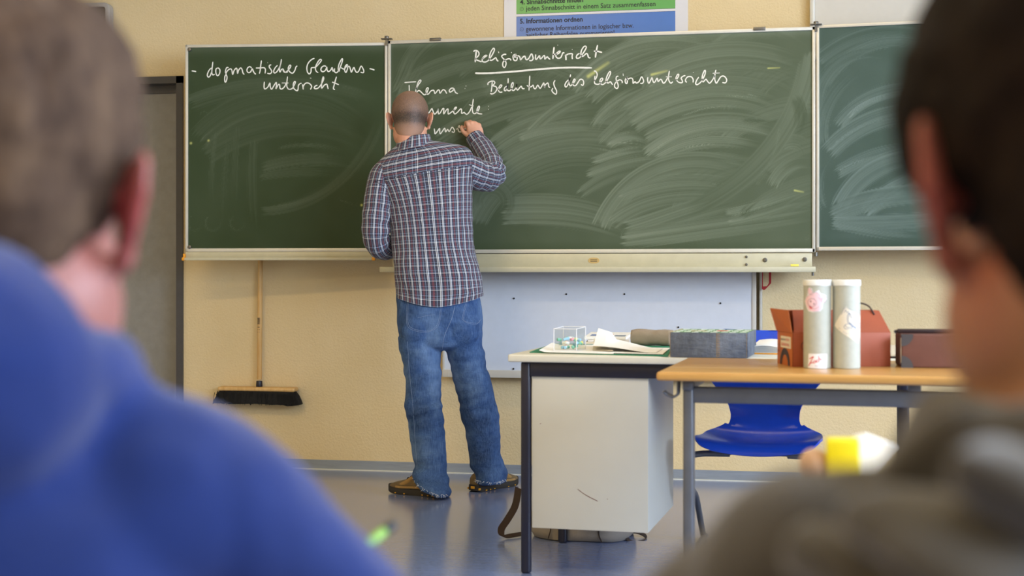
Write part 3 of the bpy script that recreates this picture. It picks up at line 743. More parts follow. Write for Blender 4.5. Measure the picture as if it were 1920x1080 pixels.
cb_loc = ((XM0 + XM1) / 2, YB + 0.02, ZB0)
chalkboard = thing('chalkboard', cb_loc, 0, 'long green chalkboard on the wall with two hinged wings and white handwriting', 'chalkboard')
BM = board_mat('chalkboard_green', '#2b3a1c', '#87917d')
BM_DAYLIT = board_mat('chalkboard_green_daylit', '#273c2c', '#80918a')  # bluish daylight reflection put into the right wing's green and dust colours
dusty_panel('board_surface', (XM0, YB), (XM1, YB), ZB0, ZB1, 0.0026, main_dust, BM, chalkboard)
b = MB(); b.span((XM0, YB + 0.001, ZB0), (XM1, YB + 0.028, ZB1)); b.build('back_panel', M['alu'], chalkboard, world=True, smooth=0)
# aluminium frame round the middle board
b = MB(); fw = 0.011
b.span((XM0 - .002, YB - .008, ZB1 - .004), (XM1 + .002, YB + .03, ZB1 + .012), .002); b.span((XM0 - .002, YB - .008, ZB0 - .012), (XM1 + .002, YB + .03, ZB0 + .006), .002)
b.span((XM0 - .003, YB - .008, ZB0 - .012), (XM0 + fw, YB + .03, ZB1 + .012), .002); b.span((XM1 - fw, YB - .008, ZB0 - .012), (XM1 + .003, YB + .03, ZB1 + .012), .002)
b.build('board_frame', M['alu'], chalkboard, world=True, smooth=30)
# writing on the middle board
nrm = Vector((0, -1, 0))
b = MB()
for S_ in (T1, T2):
    for s in S_: b.ribbon([at_y(x, y, YB) for x, y in s], .0072 if len(s) < 4 else .0060, nrm)
for s in UL: b.ribbon([at_y(x, y, YB) for x, y in s], .0085, nrm)
for S_ in (TH_, BD, RL, U2):
    for s in S_: b.ribbon([at_y(x, y, YB) for x, y in s], .0054, nrm)
b.build('chalk_writing', M['chalk'], chalkboard, world=True, smooth=0, recalc=False)

def wing_dir(ang): return Vector((math.cos(ang), math.sin(ang), 0))
# ---- left wing, swung a little into the room
LW = 0.985
hin = at_y(725.5, 0, YB); hin.z = 0
dl = wing_dir(math.radians(180 + 7.3))
e0 = hin + dl * LW
zl0, zl1 = 1.099, 2.084
def on_left(px, py):
    # meet the line of sight with the wing's plane
    n = Vector((-dl.y, dl.x, 0)); u = (px - CX) / F
    r = Vector((-SN + u * CN, CN + u * SN, -(py - HY) / F)); o = Vector((0, 0, H))
    return o + r * ((hin - o).dot(n) / r.dot(n))
lw = dusty_panel('wing', (e0.x, e0.y), (hin.x, hin.y), zl0, zl1, 0.0034, left_dust, BM, chalkboard)
def frame_round(p0, p1, z0, z1, name, parent, mat):
    d = (p1 - p0).normalized(); n = Vector((d.y, -d.x, 0)); b = MB(); Ln = (p1 - p0).length
    m = Matrix.Translation((p0.x, p0.y, 0)) @ Matrix.Rotation(math.atan2(d.y, d.x), 4, 'Z')
    for (x0, za, x1, zb) in ((-.003, z1 - .003, Ln + .003, z1 + .011), (-.003, z0 - .011, Ln + .003, z0 + .006), (-.003, z0 - .011, .010, z1 + .011), (Ln - .010, z0 - .011, Ln + .003, z1 + .011)):
        bb = MB(); bb.span((x0, -.007, za), (x1, .022, zb), .002)
        b.add([m @ Vector(v) for v in bb.v], bb.f)
    bb = MB(); bb.span((0, .001, z0), (Ln, .02, z1)); b.add([m @ Vector(v) for v in bb.v], bb.f)
    return b.build(name, mat, parent, world=True, smooth=30), m
def reparent(o, par):
    # child of a part that itself sits in the thing's frame
    o.parent = par; return o
fl, ml = frame_round(e0, hin, zl0, zl1, 'wing_frame', chalkboard, M['alu']); reparent(fl, lw)
b = MB(); nl = Vector((dl.y, -dl.x, 0)); nl = nl if nl.y < 0 else -nl
for S_ in (A1, A2):
    for s in S_: b.ribbon([on_left(x, y) for x, y in s], .0056, nl)
o = b.build('chalk_writing', M['chalk'], chalkboard, world=True, smooth=0, recalc=False); reparent(o, lw)
b = MB(); bb = MB(); bb.span((0.0, -.045, zl0 - .052), (LW - .06, .018, zl0 - .046), .002); bb.span((0, -.012, zl0 - .05), (LW - .06, -.006, zl0 - .012), .001); bb.span((0, -.048, zl0 - .052), (LW - .06, -.042, zl0 - .040), .001)
b.add([ml @ Vector(v) for v in bb.v], bb.f); o = b.build('wing_tray', M['tray'], chalkboard, world=True, smooth=30); reparent(o, lw)
for (xa, xb, za) in ((-.008, .006, zl0 - .02), (LW - .066, LW - .050, zl0 - .038)):
    b = MB(); bb = MB(); bb.span((xa, -.050, zl0 - .054), (xb, -.036, zl0 - .038), .003); bb.span((xa, -.03, zl0 - .054), (xb - .004, -.01, za), .002)
    b.add([ml @ Vector(v) for v in bb.v], bb.f); o = b.build('end_cap', M['orange_cap'], chalkboard, world=True); reparent(o, lw)
for zc in (zl0 + .012, zl1 - .012):
    b = MB(); p = e0 - dl * .018; b.cyl((p.x, p.y, zc), tuple(p + nl * .012 + Vector((0, 0, zc))), .009, n=16, bev=.002)
    o = b.build('bumper', M['alu_dark'], chalkboard, world=True); reparent(o, lw)
# ---- right wing
dr = wing_dir(math.radians(-4.0)); hr = at_y(1532, 0, YB); hr.z = 0; hr.y -= .004
e1 = hr + dr * .985
rw = dusty_panel('wing', (hr.x, hr.y), (e1.x, e1.y), 1.098, 2.097, 0.0034, right_dust, BM_DAYLIT, chalkboard)
fr_, mr = frame_round(hr, e1, 1.098, 2.097, 'wing_frame', chalkboard, M['alu']); reparent(fr_, rw)
# hinges and clips along the top
for px in (726.5, 1530):
    p = at_y(px, 0, YB); b = MB()
    b.box((p.x, YB - .012, ZB1 + .020), (.052, .03, .005), None, .001); b.cyl((p.x, YB - .012, ZB1 + .018), (p.x, YB - .012, ZB1 + .034), .011, n=16, bev=.003); b.box((p.x, YB - .008, ZB1 + .004), (.012, .02, .03))
    b.build('hinge', M['alu_dark'], chalkboard, world=True)
for px in (726.5, 1530):
    p = at_y(px, 0, YB); b = MB(); b.cyl((p.x, YB - .010, ZB0 - .03), (p.x, YB - .010, ZB0 - .012), .009, n=14); b.build('hinge_pin', M['alu_dark'], chalkboard, world=True)
for px in (817, 1424):
    p = at_y(px, 0, YB); b = MB(); b.box((p.x, YB - .006, ZB1 + .010), (.055, .016, .016), None, .002); b.build('clip', M['alu_dark'], chalkboard, world=True)
# ---- long tray beam below the middle board
tx0, tx1 = at_y(728, 0, YB - .05).x, at_y(1524, 0, YB - .05).x
tray = MB()
tz = lambda py, px=1100: at_y(px, py, YB - .06).z
z_top, z_lip, z_bot = tz(475.5), tz(500.5), tz(510.5)
tray.span((tx0 + .02, YB - .045, z_lip), (tx1 - .003, YB + .10, z_top), .003)
tray.span((tx0 - .02, YB - .13, z_bot), (tx1 + .012, YB + .10, z_lip + .001), .003)
tr = tray.build('tray', M['tray'], chalkboard, world=True, smooth=30)
for (px, py, r) in ((1434.5, 487.5, .0105), (1509, 486.5, .0105), (1399.5, 481.5, .0062), (1399.5, 496, .0062)):
    p = at_y(px, py, YB - .045); b = MB(); b.cyl(p, p + Vector((0, -.006, 0)), r, r * .9, n=18, bev=.0015); b.cyl(p + Vector((0, -.005, 0)), p + Vector((0, -.011, 0)), r * .5, n=8)
    o = b.build('bolt', M['alu_dark'], chalkboard, world=True); reparent(o, tr)
p = at_y(1113.5, 488.5, YB - .045); b = MB()
b.prism([p + Vector((.026 * math.copysign(abs(math.cos(a)) ** .6, math.cos(a)), 0, .0135 * math.sin(a))) for a in [i * math.pi / 16 for i in range(32)]], (0, -.002, 0))
for k in range(3): b.m = 1; b.span((p.x - .016, p.y - .0026, p.z + .005 - k * .005 - .0008), (p.x + .016, p.y - .002, p.z + .005 - k * .005 + .0008))
o = b.build('name_plate', [M['plate'], M['ink']], chalkboard, world=True, smooth=30); reparent(o, tr)
b = MB(); p = at_y(1523, 514, YB - .05); b.cyl((tx1, YB - .06, z_bot - .016), (tx1, YB - .06, z_bot), .006, n=10); o = b.build('bolt', M['alu_dark'], chalkboard, world=True); reparent(o, tr)
# pylons that carry the board
for px in (800, 1427):
    b = MB(); p = at_y(px, 0, WALL_Y - .03); b.span((p.x - .007, WALL_Y - .055, 0.62), (p.x + .006, WALL_Y - .001, 2.04), .002)
    b.build('pylon_rail', M['alu'], chalkboard, world=True, smooth=30)
    b = MB(); b.span((p.x - .03, YB + .02, ZB0 + .2), (p.x + .03, WALL_Y - .04, ZB0 + .3)); b.build('bracket', M['alu_dark'], chalkboard, world=True, smooth=0)

# yellow chalk lying on the tray
p = at_y(1490, 499, YB - .09)
b = MB(); b.cyl((p.x - .018, p.y, z_lip + .0065), (p.x + .018, p.y, z_lip + .0065), .0055, n=14, bev=.001)
tag(b.build('chalk', M['yellow']), 'short yellow chalk stick lying on the long board tray near its right end', 'chalk')

# red plastic handle hanging behind the tray
p = at_y(1438.5, 527, WALL_Y - .085); b = MB()
def rp(x, y): q = at_y(x, y, WALL_Y - .085); return Vector((q.x, WALL_Y - .085, q.z))
outer = [rp(1429, 500), (rp(1446, 500)), rp(1446, 531), rp(1434, 543.5), rp(1430, 543.5), rp(1428.6, 541)]
inner = [rp(1430.5, 502), rp(1441.5, 502), rp(1441.5, 531), rp(1438, 536.5), rp(1431, 537), rp(1430.5, 536)]
n = len(outer); b.add(outer + inner + [v + Vector((0, .016, 0)) for v in outer + inner],
    [[i, (i + 1) % n, n + (i + 1) % n, n + i] for i in range(n)] + [[2 * n + i, 3 * n + i, 3 * n + (i + 1) % n, 2 * n + (i + 1) % n] for i in range(n)] +
    [[i, 2 * n + i, 2 * n + (i + 1) % n, (i + 1) % n] for i in range(n)] + [[n + i, n + (i + 1) % n, 3 * n + (i + 1) % n, 3 * n + i] for i in range(n)])
tag(b.build('drawing_tool', M['red'], smooth=30), 'red plastic handle of a drawing tool hanging behind the board tray', 'drawing tool')

# ---- white board lowered behind, under the tray
a = at_y(830, 706.5, 6.74); c = at_y(1418, 0, 6.74); wx0, wx1, wz0, wz1 = a.x, c.x, a.z, 1.26
wbd = thing('whiteboard', ((wx0 + wx1) / 2, 6.75, wz0), 0, 'plain white magnetic board lowered behind the chalkboard tray', 'whiteboard')
b = MB(); b.span((wx0 + .01, 6.74, wz0 + .035), (wx1 - .018, 6.758, wz1)); b.build('board_surface', M['whiteboard'], wbd, world=True, smooth=0)
b = MB(); b.span((wx0, 6.732, wz0), (wx1, 6.76, wz0 + .036), .002); b.span((wx1 - .019, 6.734, wz0), (wx1, 6.76, wz1), .002); b.span((wx0, 6.734, wz0), (wx0 + .012, 6.76, wz1), .002); b.span((wx0 + .03, 6.731, wz0 + .001), (wx0 + .033, 6.735, wz0 + .035))
b.build('board_frame', M['screen'], wbd, world=True, smooth=30)
for (px, py) in ((964, 559.5), (1062, 551.5), (1171, 551.5), (1351, 568.5), (1272, 613.5), (963, 691.5)):
    p = at_y(px, py, 6.74); b = MB(); b.cyl(p, p + Vector((0, -.006, 0)), .0042, n=12, bev=.001)
    tag(b.build('magnet', M['magnet']), 'tiny black round magnet on the white board under the tray', 'magnet', 'black magnets on the white board')

# ---- pale panel on the wall, upper right
a = at_y(1518.5, 48, 6.79); b = MB()
scr = thing('wall_panel', (a.x + .6, WALL_Y, 2.05), 0, 'pale grey framed panel on the wall above the right chalkboard wing', 'panel')
b.span((a.x + .02, 6.795, 2.0), (a.x + 1.5, WALL_Y - .001, 2.95)); b.build('panel_surface', M['screen'], scr, world=True, smooth=0)
b = MB(); b.span((a.x, 6.782, 1.98), (a.x + .021, WALL_Y - .001, 2.97), .002); b.span((a.x + 1.5, 6.782, 1.98), (a.x + 1.52, WALL_Y - .001, 2.97), .002); b.span((a.x, 6.782, 2.95), (a.x + 1.52, WALL_Y - .001, 2.97), .002); b.span((a.x, 6.782, 1.98), (a.x + 1.52, WALL_Y - .001, 2.0), .002)
b.build('panel_frame', M['alu'], scr, world=True, smooth=30)

# ---- poster
YP = WALL_Y - .004
def pp(px, py, d=0): q = at_y(px, py, YP); return Vector((q.x, YP - d, q.z))
px0, px1 = pp(945, 0).x, pp(1290, 0).x
poster = thing('poster', ((px0 + px1) / 2, WALL_Y, 2.08), 0, 'laminated white poster with green and blue text boxes above the chalkboard', 'poster')
b = MB(); b.span((px0, YP, 2.04), (px1, WALL_Y - .0005, 2.86)); b.build('poster_sheet', M['poster_white'], poster, world=True, smooth=0)
bx0, bx1 = pp(968.3, 0).x, pp(1266.2, 0).x
gz = pp(968.3, 26.3).z; bz1 = pp(968.3, 31.7).z
b = MB(); b.span((bx0, YP - .0008, gz), (bx1, YP, gz + .16)); b.m = 1; b.span((bx0, YP - .0010, gz - .0012), (bx1, YP - .0002, gz)); b.build('green_box', [M['poster_green'], M['ink']], poster, world=True, smooth=0)
b = MB(); b.span((bx0, YP - .0008, bz1 - .17), (bx1, YP, bz1)); b.m = 1; b.span((bx0, YP - .0010, bz1), (bx1, YP - .0002, bz1 + .0012)); b.build('blue_box', [M['poster_blue'], M['ink']], poster, world=True, smooth=0)
def text_mesh(body, size=1.0, bold=0.0):
    cu = bpy.data.curves.new('txt', 'FONT'); cu.body = body; cu.size = size; cu.offset = bold; cu.resolution_u = 3
    o = bpy.data.objects.new('txt', cu); COL.objects.link(o)
    dg = bpy.context.evaluated_depsgraph_get(); dg.update()
    me = bpy.data.meshes.new_from_object(o.evaluated_get(dg))
    bpy.data.objects.remove(o); bpy.data.curves.remove(cu)
    v = np.array([x.co[:] for x in me.vertices]); f = [list(p.vertices) for p in me.polygons]
    bpy.data.meshes.remove(me)
    return v, f
def lay_text(b, body, origin, xdir, zdir, width=None, size=None, bold=0.0, aspect=1.0):
    """letters flat on a surface; origin is the left end of the baseline"""
    v, f = text_mesh(body, 1.0, bold)
    x0, x1 = v[:, 0].min(), v[:, 0].max()
    kx = width / (x1 - x0) if width else size
    kz = size if size else kx * aspect
    b.add([Vector(origin) + Vector(xdir) * ((p[0] - x0) * kx) + Vector(zdir) * (p[1] * kz) for p in v], f)
X_, Z_ = (1, 0, 0), (0, 0, 1)
b = MB()
for (txt, xa, xb, ya, sz, bold) in (('4. Sinnabschnitte finden', 975, 1093.5, 8.2, .0325, .028), ('jeden Sinnabschnitt in einem Satz zusammenfassen', 986, 1229, 20.2, .0325, .011),
                          ('5. Informationen ordnen', 975, 1092.5, 44.2, .0325, .028), ('gewonnene Informationen in logischer bzw.', 986, 1188, 58.6, .0325, .011), ('zeitlicher Reihenfolge nummerieren!', 986, 1152, 70.4, .0325, .011)):
    o_ = pp(xa, ya, .0012); lay_text(b, txt, o_, X_, Z_, width=pp(xb, ya).x - o_.x, size=sz, bold=bold)
for (x, y) in ((978.4, 17.0), (978.4, 55.0)):
    c = pp(x, y, .0012)
    for (r0, r1, nn) in ((.0078, .0092, 24), (0.0, .0018, 8)):
        ring = [[c + Vector((r * math.cos(6.2832 * i / nn), 0, r * math.sin(6.2832 * i / nn))) for i in range(nn)] for r in (max(r0, 1e-4), r1)]
        b.grid(ring, True, cap=False)
b.build('lettering', M['ink'], poster, world=True, smooth=0, recalc=False)

# ---- rounded grey frame high on the left above the door
fx1 = at_y(207.5, 0, WALL_Y - .03).x; fz1 = at_y(200, 5, WALL_Y - .03).z
fc = (fx1 - .30, WALL_Y, fz1 - .21)
frm = thing('picture_frame', fc, 0, 'grey rounded frame with dark pane on the wall above the door', 'frame')
def rrect(w, h, r, n=6):
    pts = []
    for (sx, sz, a0) in ((1, 1, 0), (-1, 1, 90), (-1, -1, 180), (1, -1, 270)):
        for k in range(n + 1):
            a = math.radians(a0 + 90 * k / n); pts.append(((sx * (w / 2 - r)) + r * math.cos(a), (sz * (h / 2 - r)) + r * math.sin(a)))
    return pts
ro, ri = rrect(.60, .42, .035), rrect(.555, .375, .015)
b = MB(); rows = [[Vector((x, -.002, z)) for x, z in ro], [Vector((x, -.04, z)) for x, z in ro], [Vector((x, -.045, z)) for x, z in rrect(.588, .408, .03)], [Vector((x, -.045, z)) for x, z in ri], [Vector((x, -.02, z)) for x, z in ri]]
b.grid(rows, True, cap=False); b.build('frame', M['frame_grey'], frm)
b = MB(); b.span((-.28, -.022, -.19), (.28, -.004, .19)); b.build('pane', M['screen_dark'], frm, smooth=0)

# ---- broom hanging on the wall
c = at_y(484, 740, WALL_Y - .05); hx = at_y(487, 600, WALL_Y - .04).x
br = thing('broom', (hx, WALL_Y - .05, c.z), 0, 'wide push broom with wooden handle hanging head down on the wall', 'broom')
bl, brt = at_y(412, 0, WALL_Y - .05).x, at_y(556, 0, WALL_Y - .05).x
b = MB(); b.span((bl, WALL_Y - .085, at_y(480, 733.5, WALL_Y - .06).z), (brt, WALL_Y - .015, at_y(480, 725.5, WALL_Y - .06).z), .009, 3); b.build('brush_block', M['wood_light'], br, world=True)
z1_, z0_ = at_y(480, 733, WALL_Y - .06).z, at_y(480, 757, WALL_Y - .06).z
rows = []
for (f_, o_) in ((0, 0), (.35, .006), (.7, .012), (1, .010)):
    z = z1_ + (z0_ - z1_) * f_
    row = []
    for i in range(64):
        a = 2 * math.pi * i / 64
        ca, sa = math.copysign(abs(math.cos(a)) ** .35, math.cos(a)), math.copysign(abs(math.sin(a)) ** .5, math.sin(a))
        jit = .004 * noise.noise(Vector((i * .9, f_ * 3, 1))) * (1 + 2 * f_)
        ex = .022 * f_ * math.copysign(abs(math.cos(a)) ** 3, math.cos(a))
        row.append(Vector(((bl + brt) / 2 + ca * ((brt - bl) / 2 - .004 + o_) + ex + jit, WALL_Y - .05 + sa * (.033 + o_), z + jit)))
    rows.append(row)
b = MB(); b.grid(rows, True)
g = random.Random(2)
for i in range(260):
    x = g.uniform(bl - .01, brt + .012); y = WALL_Y - .05 + g.uniform(-.046, .0); zt = z1_ - g.uniform(0, .02)
    b.cyl((x, y, zt), (x + g.uniform(-.012, .012) + .012 * (x > brt - .04), y - .004, z0_ - g.uniform(-.012, .006)), .0016, .0009, n=5)
b.build('bristles', M['bristle'], br, world=True)
b = MB(); b.cyl((hx, WALL_Y - .045, at_y(487, 716, WALL_Y - .05).z + .012), (hx + .004, WALL_Y - .03, 1.5), .0125, n=16, bev=.003); b.build('handle', M['wood_light'], br, world=True)
b = MB(); z_ = at_y(487, 725, WALL_Y - .05).z; b.cyl((hx, WALL_Y - .046, z_), (hx, WALL_Y - .045, z_ + .03), .017, .015, n=18, bev=.002); b.build('handle_socket', M['navy'], br, world=True)
b = MB(); p = at_y(487, 605, WALL_Y - .05)
for k in range(5): b.span((hx - .006 + k * .0026, WALL_Y - .0535, p.z - .008), (hx - .0048 + k * .0026, WALL_Y - .051, p.z + .025))
for k in range(3): b.span((hx - .005, WALL_Y - .0535, p.z - .025 - k * .012), (hx + .005, WALL_Y - .051, p.z - .021 - k * .012))
b.build('print', M['ink'], br, world=True, smooth=0)
# ================================================================= teacher's desk (beige-grey laminate, navy steel frame)
RY = math.radians(-3.4)
dk = at_y(952, 664, 4.545)
DESK_Z = 0.72
dloc = Vector((dk.x, 4.545, 0))
desk = thing('desk', dloc, RY, 'beige grey teacher desk with navy steel frame and built-in cabinet', 'desk')
DW, DD = 1.30, 0.70                                    # local: x to the right, y to the wall
b = MB(); b.box((DW / 2, DD / 2, DESK_Z - .0125), (DW, DD, .025), None, .005, 3); b.build('desk_top', M['desk_top'], desk)
LZ = DESK_Z - .025
def navy_leg(x, y):
    b = MB(); b.box((x, y, LZ / 2), (.032, .032, LZ), None, .008, 3); b.build('leg', M['navy'], desk)
navy_leg(.050, .05); navy_leg(.050, DD - .105); navy_leg(DW - .055, .05); navy_leg(DW - .055, DD - .105)
b = MB(); b.span((.066, .035, LZ - .048), (DW - .07, .060, LZ), .003); b.span((.066, DD - .115, LZ - .048), (DW - .07, DD - .09, LZ), .003)
b.span((.040, .06, LZ - .048), (.062, DD - .11, LZ), .003); b.span((DW - .066, .06, LZ - .048), (DW - .044, DD - .11, LZ), .003)
b.build('frame_rail', M['navy'], desk)
cz0 = 0.150
b = MB(); b.span((.070, .045, cz0), (.455, .60, LZ - .047), .002)
cab = b.build('cabinet', M['cab'], desk, smooth=30)
b = MB()
for k in range(3):
    z0 = cz0 + .01 + k * .158; b.span((.078, .600, z0), (.447, .618, z0 + .15), .003)
d_ = b.build('drawer_front', M['cab'], desk, smooth=30); d_.parent = cab
# scuffs on the cabinet front
b = MB()
def cabp(px, py):
    u = (px - CX) / F; r = Vector((-SN + u * CN, CN + u * SN, -(py - HY) / F)); inv = desk.matrix_basis.inverted()
    o = inv @ Vector((0, 0, H)); r = inv.to_3x3() @ r
    return o + r * ((.0447 - o.y) / r.y)
b.ribbon([cabp(1083, 917), (cabp(1098, 928)), cabp(1121, 940)], .0022, (0, -1, 0), thick=.0004); b.ribbon([cabp(1012, 795), cabp(1015, 794)], .0025, (0, -1, 0), thick=.0004); b.ribbon([cabp(1138, 935.5), cabp(1140, 936)], .0025, (0, -1, 0), thick=.0004)
s_ = b.build('scuff', M['case'], desk, smooth=0, recalc=False); s_.parent = cab

# ================================================================= brown pupil table in front of it
TZ = 0.73
tb = at_z(1230, 697, TZ)
TW, TD = 1.30, 0.64
def pupil_table(name, loc, rz, label, top_z=TZ, hook=True, flip=False):
    t = thing(name, loc, rz, label, 'table')
    b = MB(); b.box((TW / 2, TD / 2, top_z - .012), (TW, TD, .024), None, .0085, 4); b.build('table_top', M['table_top'], t)
    lz = top_z - .024
    for x in (.075, TW - .075):
        b = MB(); b.box((x, .085, lz / 2), (.028, .042, lz), None, .007, 3); b.build('leg', M['grey_steel'], t)
        b = MB(); b.box((x, TD / 2, .0225), (.028, TD - .04, .035), None, .006, 2); b.build('foot', M['grey_steel'], t)
        b = MB(); b.box((x, TD / 2, lz - .014), (.026, TD - .10, .026), None, .004, 2); b.build('top_arm', M['grey_steel'], t)
    b = MB(); b.span((.085, .070, lz - .061), (TW - .085, .098, lz - .019), .005, 3); b.build('crossbeam', M['grey_steel'], t)
    for x in (.645, TW - .25):
        b = MB(); b.span((x - .016, .072, lz - .021), (x + .016, .096, lz), .002); b.build('spacer', M['grey_steel'], t)
    if hook:
        for y in (.075, .1):
            b = MB(); b.tube([(.047, y, lz), (.047, y, lz - .026), (.045, y, lz - .040), (.033, y, lz - .047), (.016, y, lz - .040), (.009, y - .004, lz - .033)], .0032, n=8); b.build('bag_hook', M['grey_steel'], t)
    return t
table = pupil_table('table', Vector((tb.x, tb.y, 0)), RY + math.radians(.6), 'brown beech veneer pupil table with grey steel legs in front of the teacher desk')

# ================================================================= blue shell chair behind the desk
def shell_chair(loc, rz, label, sh=0.40):
    t = thing('chair', loc, rz, label, 'chair')
    # profile down the middle (front lip .. seat .. back top): y forward is the sitter's front
    prof = [(-.215, sh - .036, .150), (-.212, sh - .022, .185), (-.195, sh - .006, .205), (-.15, sh, .214), (-.06, sh - .008, .214), (.03, sh - .014, .212), (.10, sh - .010, .204), (.135, sh + .000, .175), (.152, sh + .018, .142),
            (.168, sh + .05, .124), (.184, sh + .10, .132), (.196, sh + .15, .168), (.207, sh + .20, .208), (.216, sh + .25, .219), (.225, sh + .30, .215), (.236, sh + .345, .205), (.243, sh + .365, .185), (.246, sh + .373, .15)]
    prof = catmull([np.array(p) for p in prof], 3)
    nx = 28; top, bot = [], []
    for i, p in enumerate(prof):
        a = prof[max(i - 1, 0)]; c = prof[min(i + 1, len(prof) - 1)]
        ty, tz = c[0] - a[0], c[1] - a[1]; L = math.hypot(ty, tz); ny, nz = -tz / L, ty / L        # normal towards the sitter
        r0, r1 = [], []
        for j in range(nx + 1):
            s = -1 + 2 * j / nx
            curl = .030 * s * s * (1 if p[1] > sh + .08 else .35)                               # sides of the back wrap forward
            droop = .016 * s * s if p[1] < sh + .02 else 0
            x = p[2] * s
            y = p[0] + ny * curl; z = p[1] + nz * curl * .5 + droop
            r0.append(Vector((x, y, z))); r1.append(Vector((x, y - ny * .008, z - nz * .008 - .002)))
        top.append(r0 + r1[::-1])
    b = MB(); b.grid(top, True)
    b.build('shell', M['blue_plastic'], t, smooth=60)
    b = MB()
    for sx in (-1, 1):
        b = MB()
        b.tube([(sx * .10, -.10, sh - .045), (sx * .20, -.12, sh - .046), (sx * .232, -.13, sh - .065), (sx * .236, -.10, sh - .16), (sx * .232, .02, .18), (sx * .226, .16, .03), (sx * .222, .19, .012)], .011, n=12, sub=8)
        b.build('leg', M['grey_steel'], t)
        b = MB(); b.tube([(sx * .222, .20, .012), (sx * .224, .0, .012), (sx * .226, -.20, .012)], .011, n=12); b.build('runner', M['grey_steel'], t)
    b = MB(); b.tube([(-.13, -.09, sh - .04), (0, -.09, sh - .04), (.13, -.09, sh - .04)], .010, n=10); b.tube([(-.12, .06, sh - .04), (0, .06, sh - .04), (.12, .06, sh - .04)], .010, n=10)
    b.tube([(-.10, -.10, sh - .042), (-.10, .07, sh - .042)], .009, n=10); b.tube([(.10, -.10, sh - .042), (.10, .07, sh - .042)], .009, n=10); b.build('seat_frame', M['grey_steel'], t)
    return t
cp = W((1427 - CX) / F * 5.03, 5.03, 0)
chair = shell_chair(cp, RY, 'blue plastic shell chair behind the teacher desk, facing the class')

# ================================================================= things on the teacher's desk
DR = desk.matrix_basis
def on_desk(px, py, lift=0.0):
    p = at_z(px, py, DESK_Z + lift); return p
def flat_quad(b, corners, z0, z1):
    b.prism([Vector((c.x, c.y, z0)) for c in corners], (0, 0, z1 - z0))
# green mat
b = MB(); flat_quad(b, [on_desk(993, 661.5), on_desk(1252, 669), on_desk(1262, 650), on_desk(1036, 645.5)], DESK_Z + .0003, DESK_Z + .003)
tag(b.build('desk_mat', M['green_mat'], smooth=0), 'dark green card lying under the papers on the teacher desk', 'desk mat')
def sheet(name, corners, z, label, cat, group=None, curl=None, mat='paper', n=14, thick=.0012):
    """a paper with real thickness; curl(s, t) lifts it"""
    a, bq, c, d = corners; rows_t, rows_b = [], []
    for i in range(n + 1):
        s = i / n; rt = []
        for j in range(n + 1):
            tt = j / n
            p = (a * (1 - s) + bq * s) * (1 - tt) + (d * (1 - s) + c * s) * tt
            rt.append(Vector((p.x, p.y, z + (curl(s, tt) if curl else 0))))
        rows_t.append(rt)
    b = MB(); b.grid([r + [q - Vector((0, 0, thick)) for q in r[::-1]] for r in rows_t], True)
    return tag(b.build(name, M[mat], smooth=60), label, cat, group)
sheet('paper_sheet', [on_desk(1011, 662.5), on_desk(1150, 666), on_desk(1168, 650), on_desk(1035, 648)], DESK_Z + .0052, 'flat white paper sheet under the clear chalk box', 'paper',
      curl=lambda s, t: .006 * max(0, 1 - s * 9) ** 2)
sheet('paper_sheet', [on_desk(1104, 664.5), on_desk(1243, 667.5), on_desk(1256, 656), on_desk(1120, 653)], DESK_Z + .0066, 'flat white paper sheet beneath the curled handwritten page', 'paper')
sheet('handwritten_page', [on_desk(1110, 662), on_desk(1230, 666), on_desk(1243, 658), on_desk(1122, 652)], DESK_Z + .0128, 'curled handwritten page with a bent corner lying beside the clear chalk box', 'paper',
      curl=lambda s, t: .012 * (1 - s) ** 2 + .020 * max(0, t - .25) * max(0, 1 - s * 1.25) * (1 + 2.0 * (s < .22)) + .004 * math.sin(s * 5))
sheet('folded_page', [on_desk(1111, 661), on_desk(1150, 664), on_desk(1136, 655), on_desk(1114, 651)], DESK_Z + .0085, 'cream folded page with its corner turned up left of the curled page', 'paper', mat='sticker_cream',
      curl=lambda s, t: .024 * (t ** 1.5) * (1 - s) + .003 * s)
# magazines
mz = DESK_Z + .001
for k, (m, lab, dx) in enumerate((('sticker_cream', 'cream bottom booklet of the pile behind the chalk box', 0), ('sticker', 'pale middle booklet of the pile behind the chalk box', 4), ('paper', 'white top booklet of the pile behind the chalk box with coloured cover print', -3))):
    c4 = [on_desk(1098 + dx, 645.5), on_desk(1176 + dx, 646.5), on_desk(1190 + dx, 636), on_desk(1112 + dx, 635)]
    b = MB(); flat_quad(b, c4, mz, mz + .0085)
    o = tag(b.build('booklet', M[m], smooth=0), lab, 'booklet', 'booklets piled on the teacher desk'); mz += .009
    if k == 2:
        b = MB(); mid = lambda a_, b_, f: a_ * (1 - f) + b_ * f
        for f0, f1, g0, g1, mi in ((.1, .35, .2, .5, 0), (.4, .62, .3, .6, 1), (.68, .95, .15, .4, 2), (.2, .5, .62, .85, 2)):
            b.m = mi
            q = [mid(mid(c4[0], c4[1], x), mid(c4[3], c4[2], x), y) for x, y in ((f0, g0), (f1, g0), (f1, g1), (f0, g1))]
            b.add([Vector((v.x, v.y, mz - .0003)) for v in q], [[0, 1, 2, 3]])
        b.build('cover_print', [M['poster_blue'], M['logo_red'], M['moth']], o, smooth=0, recalc=False)
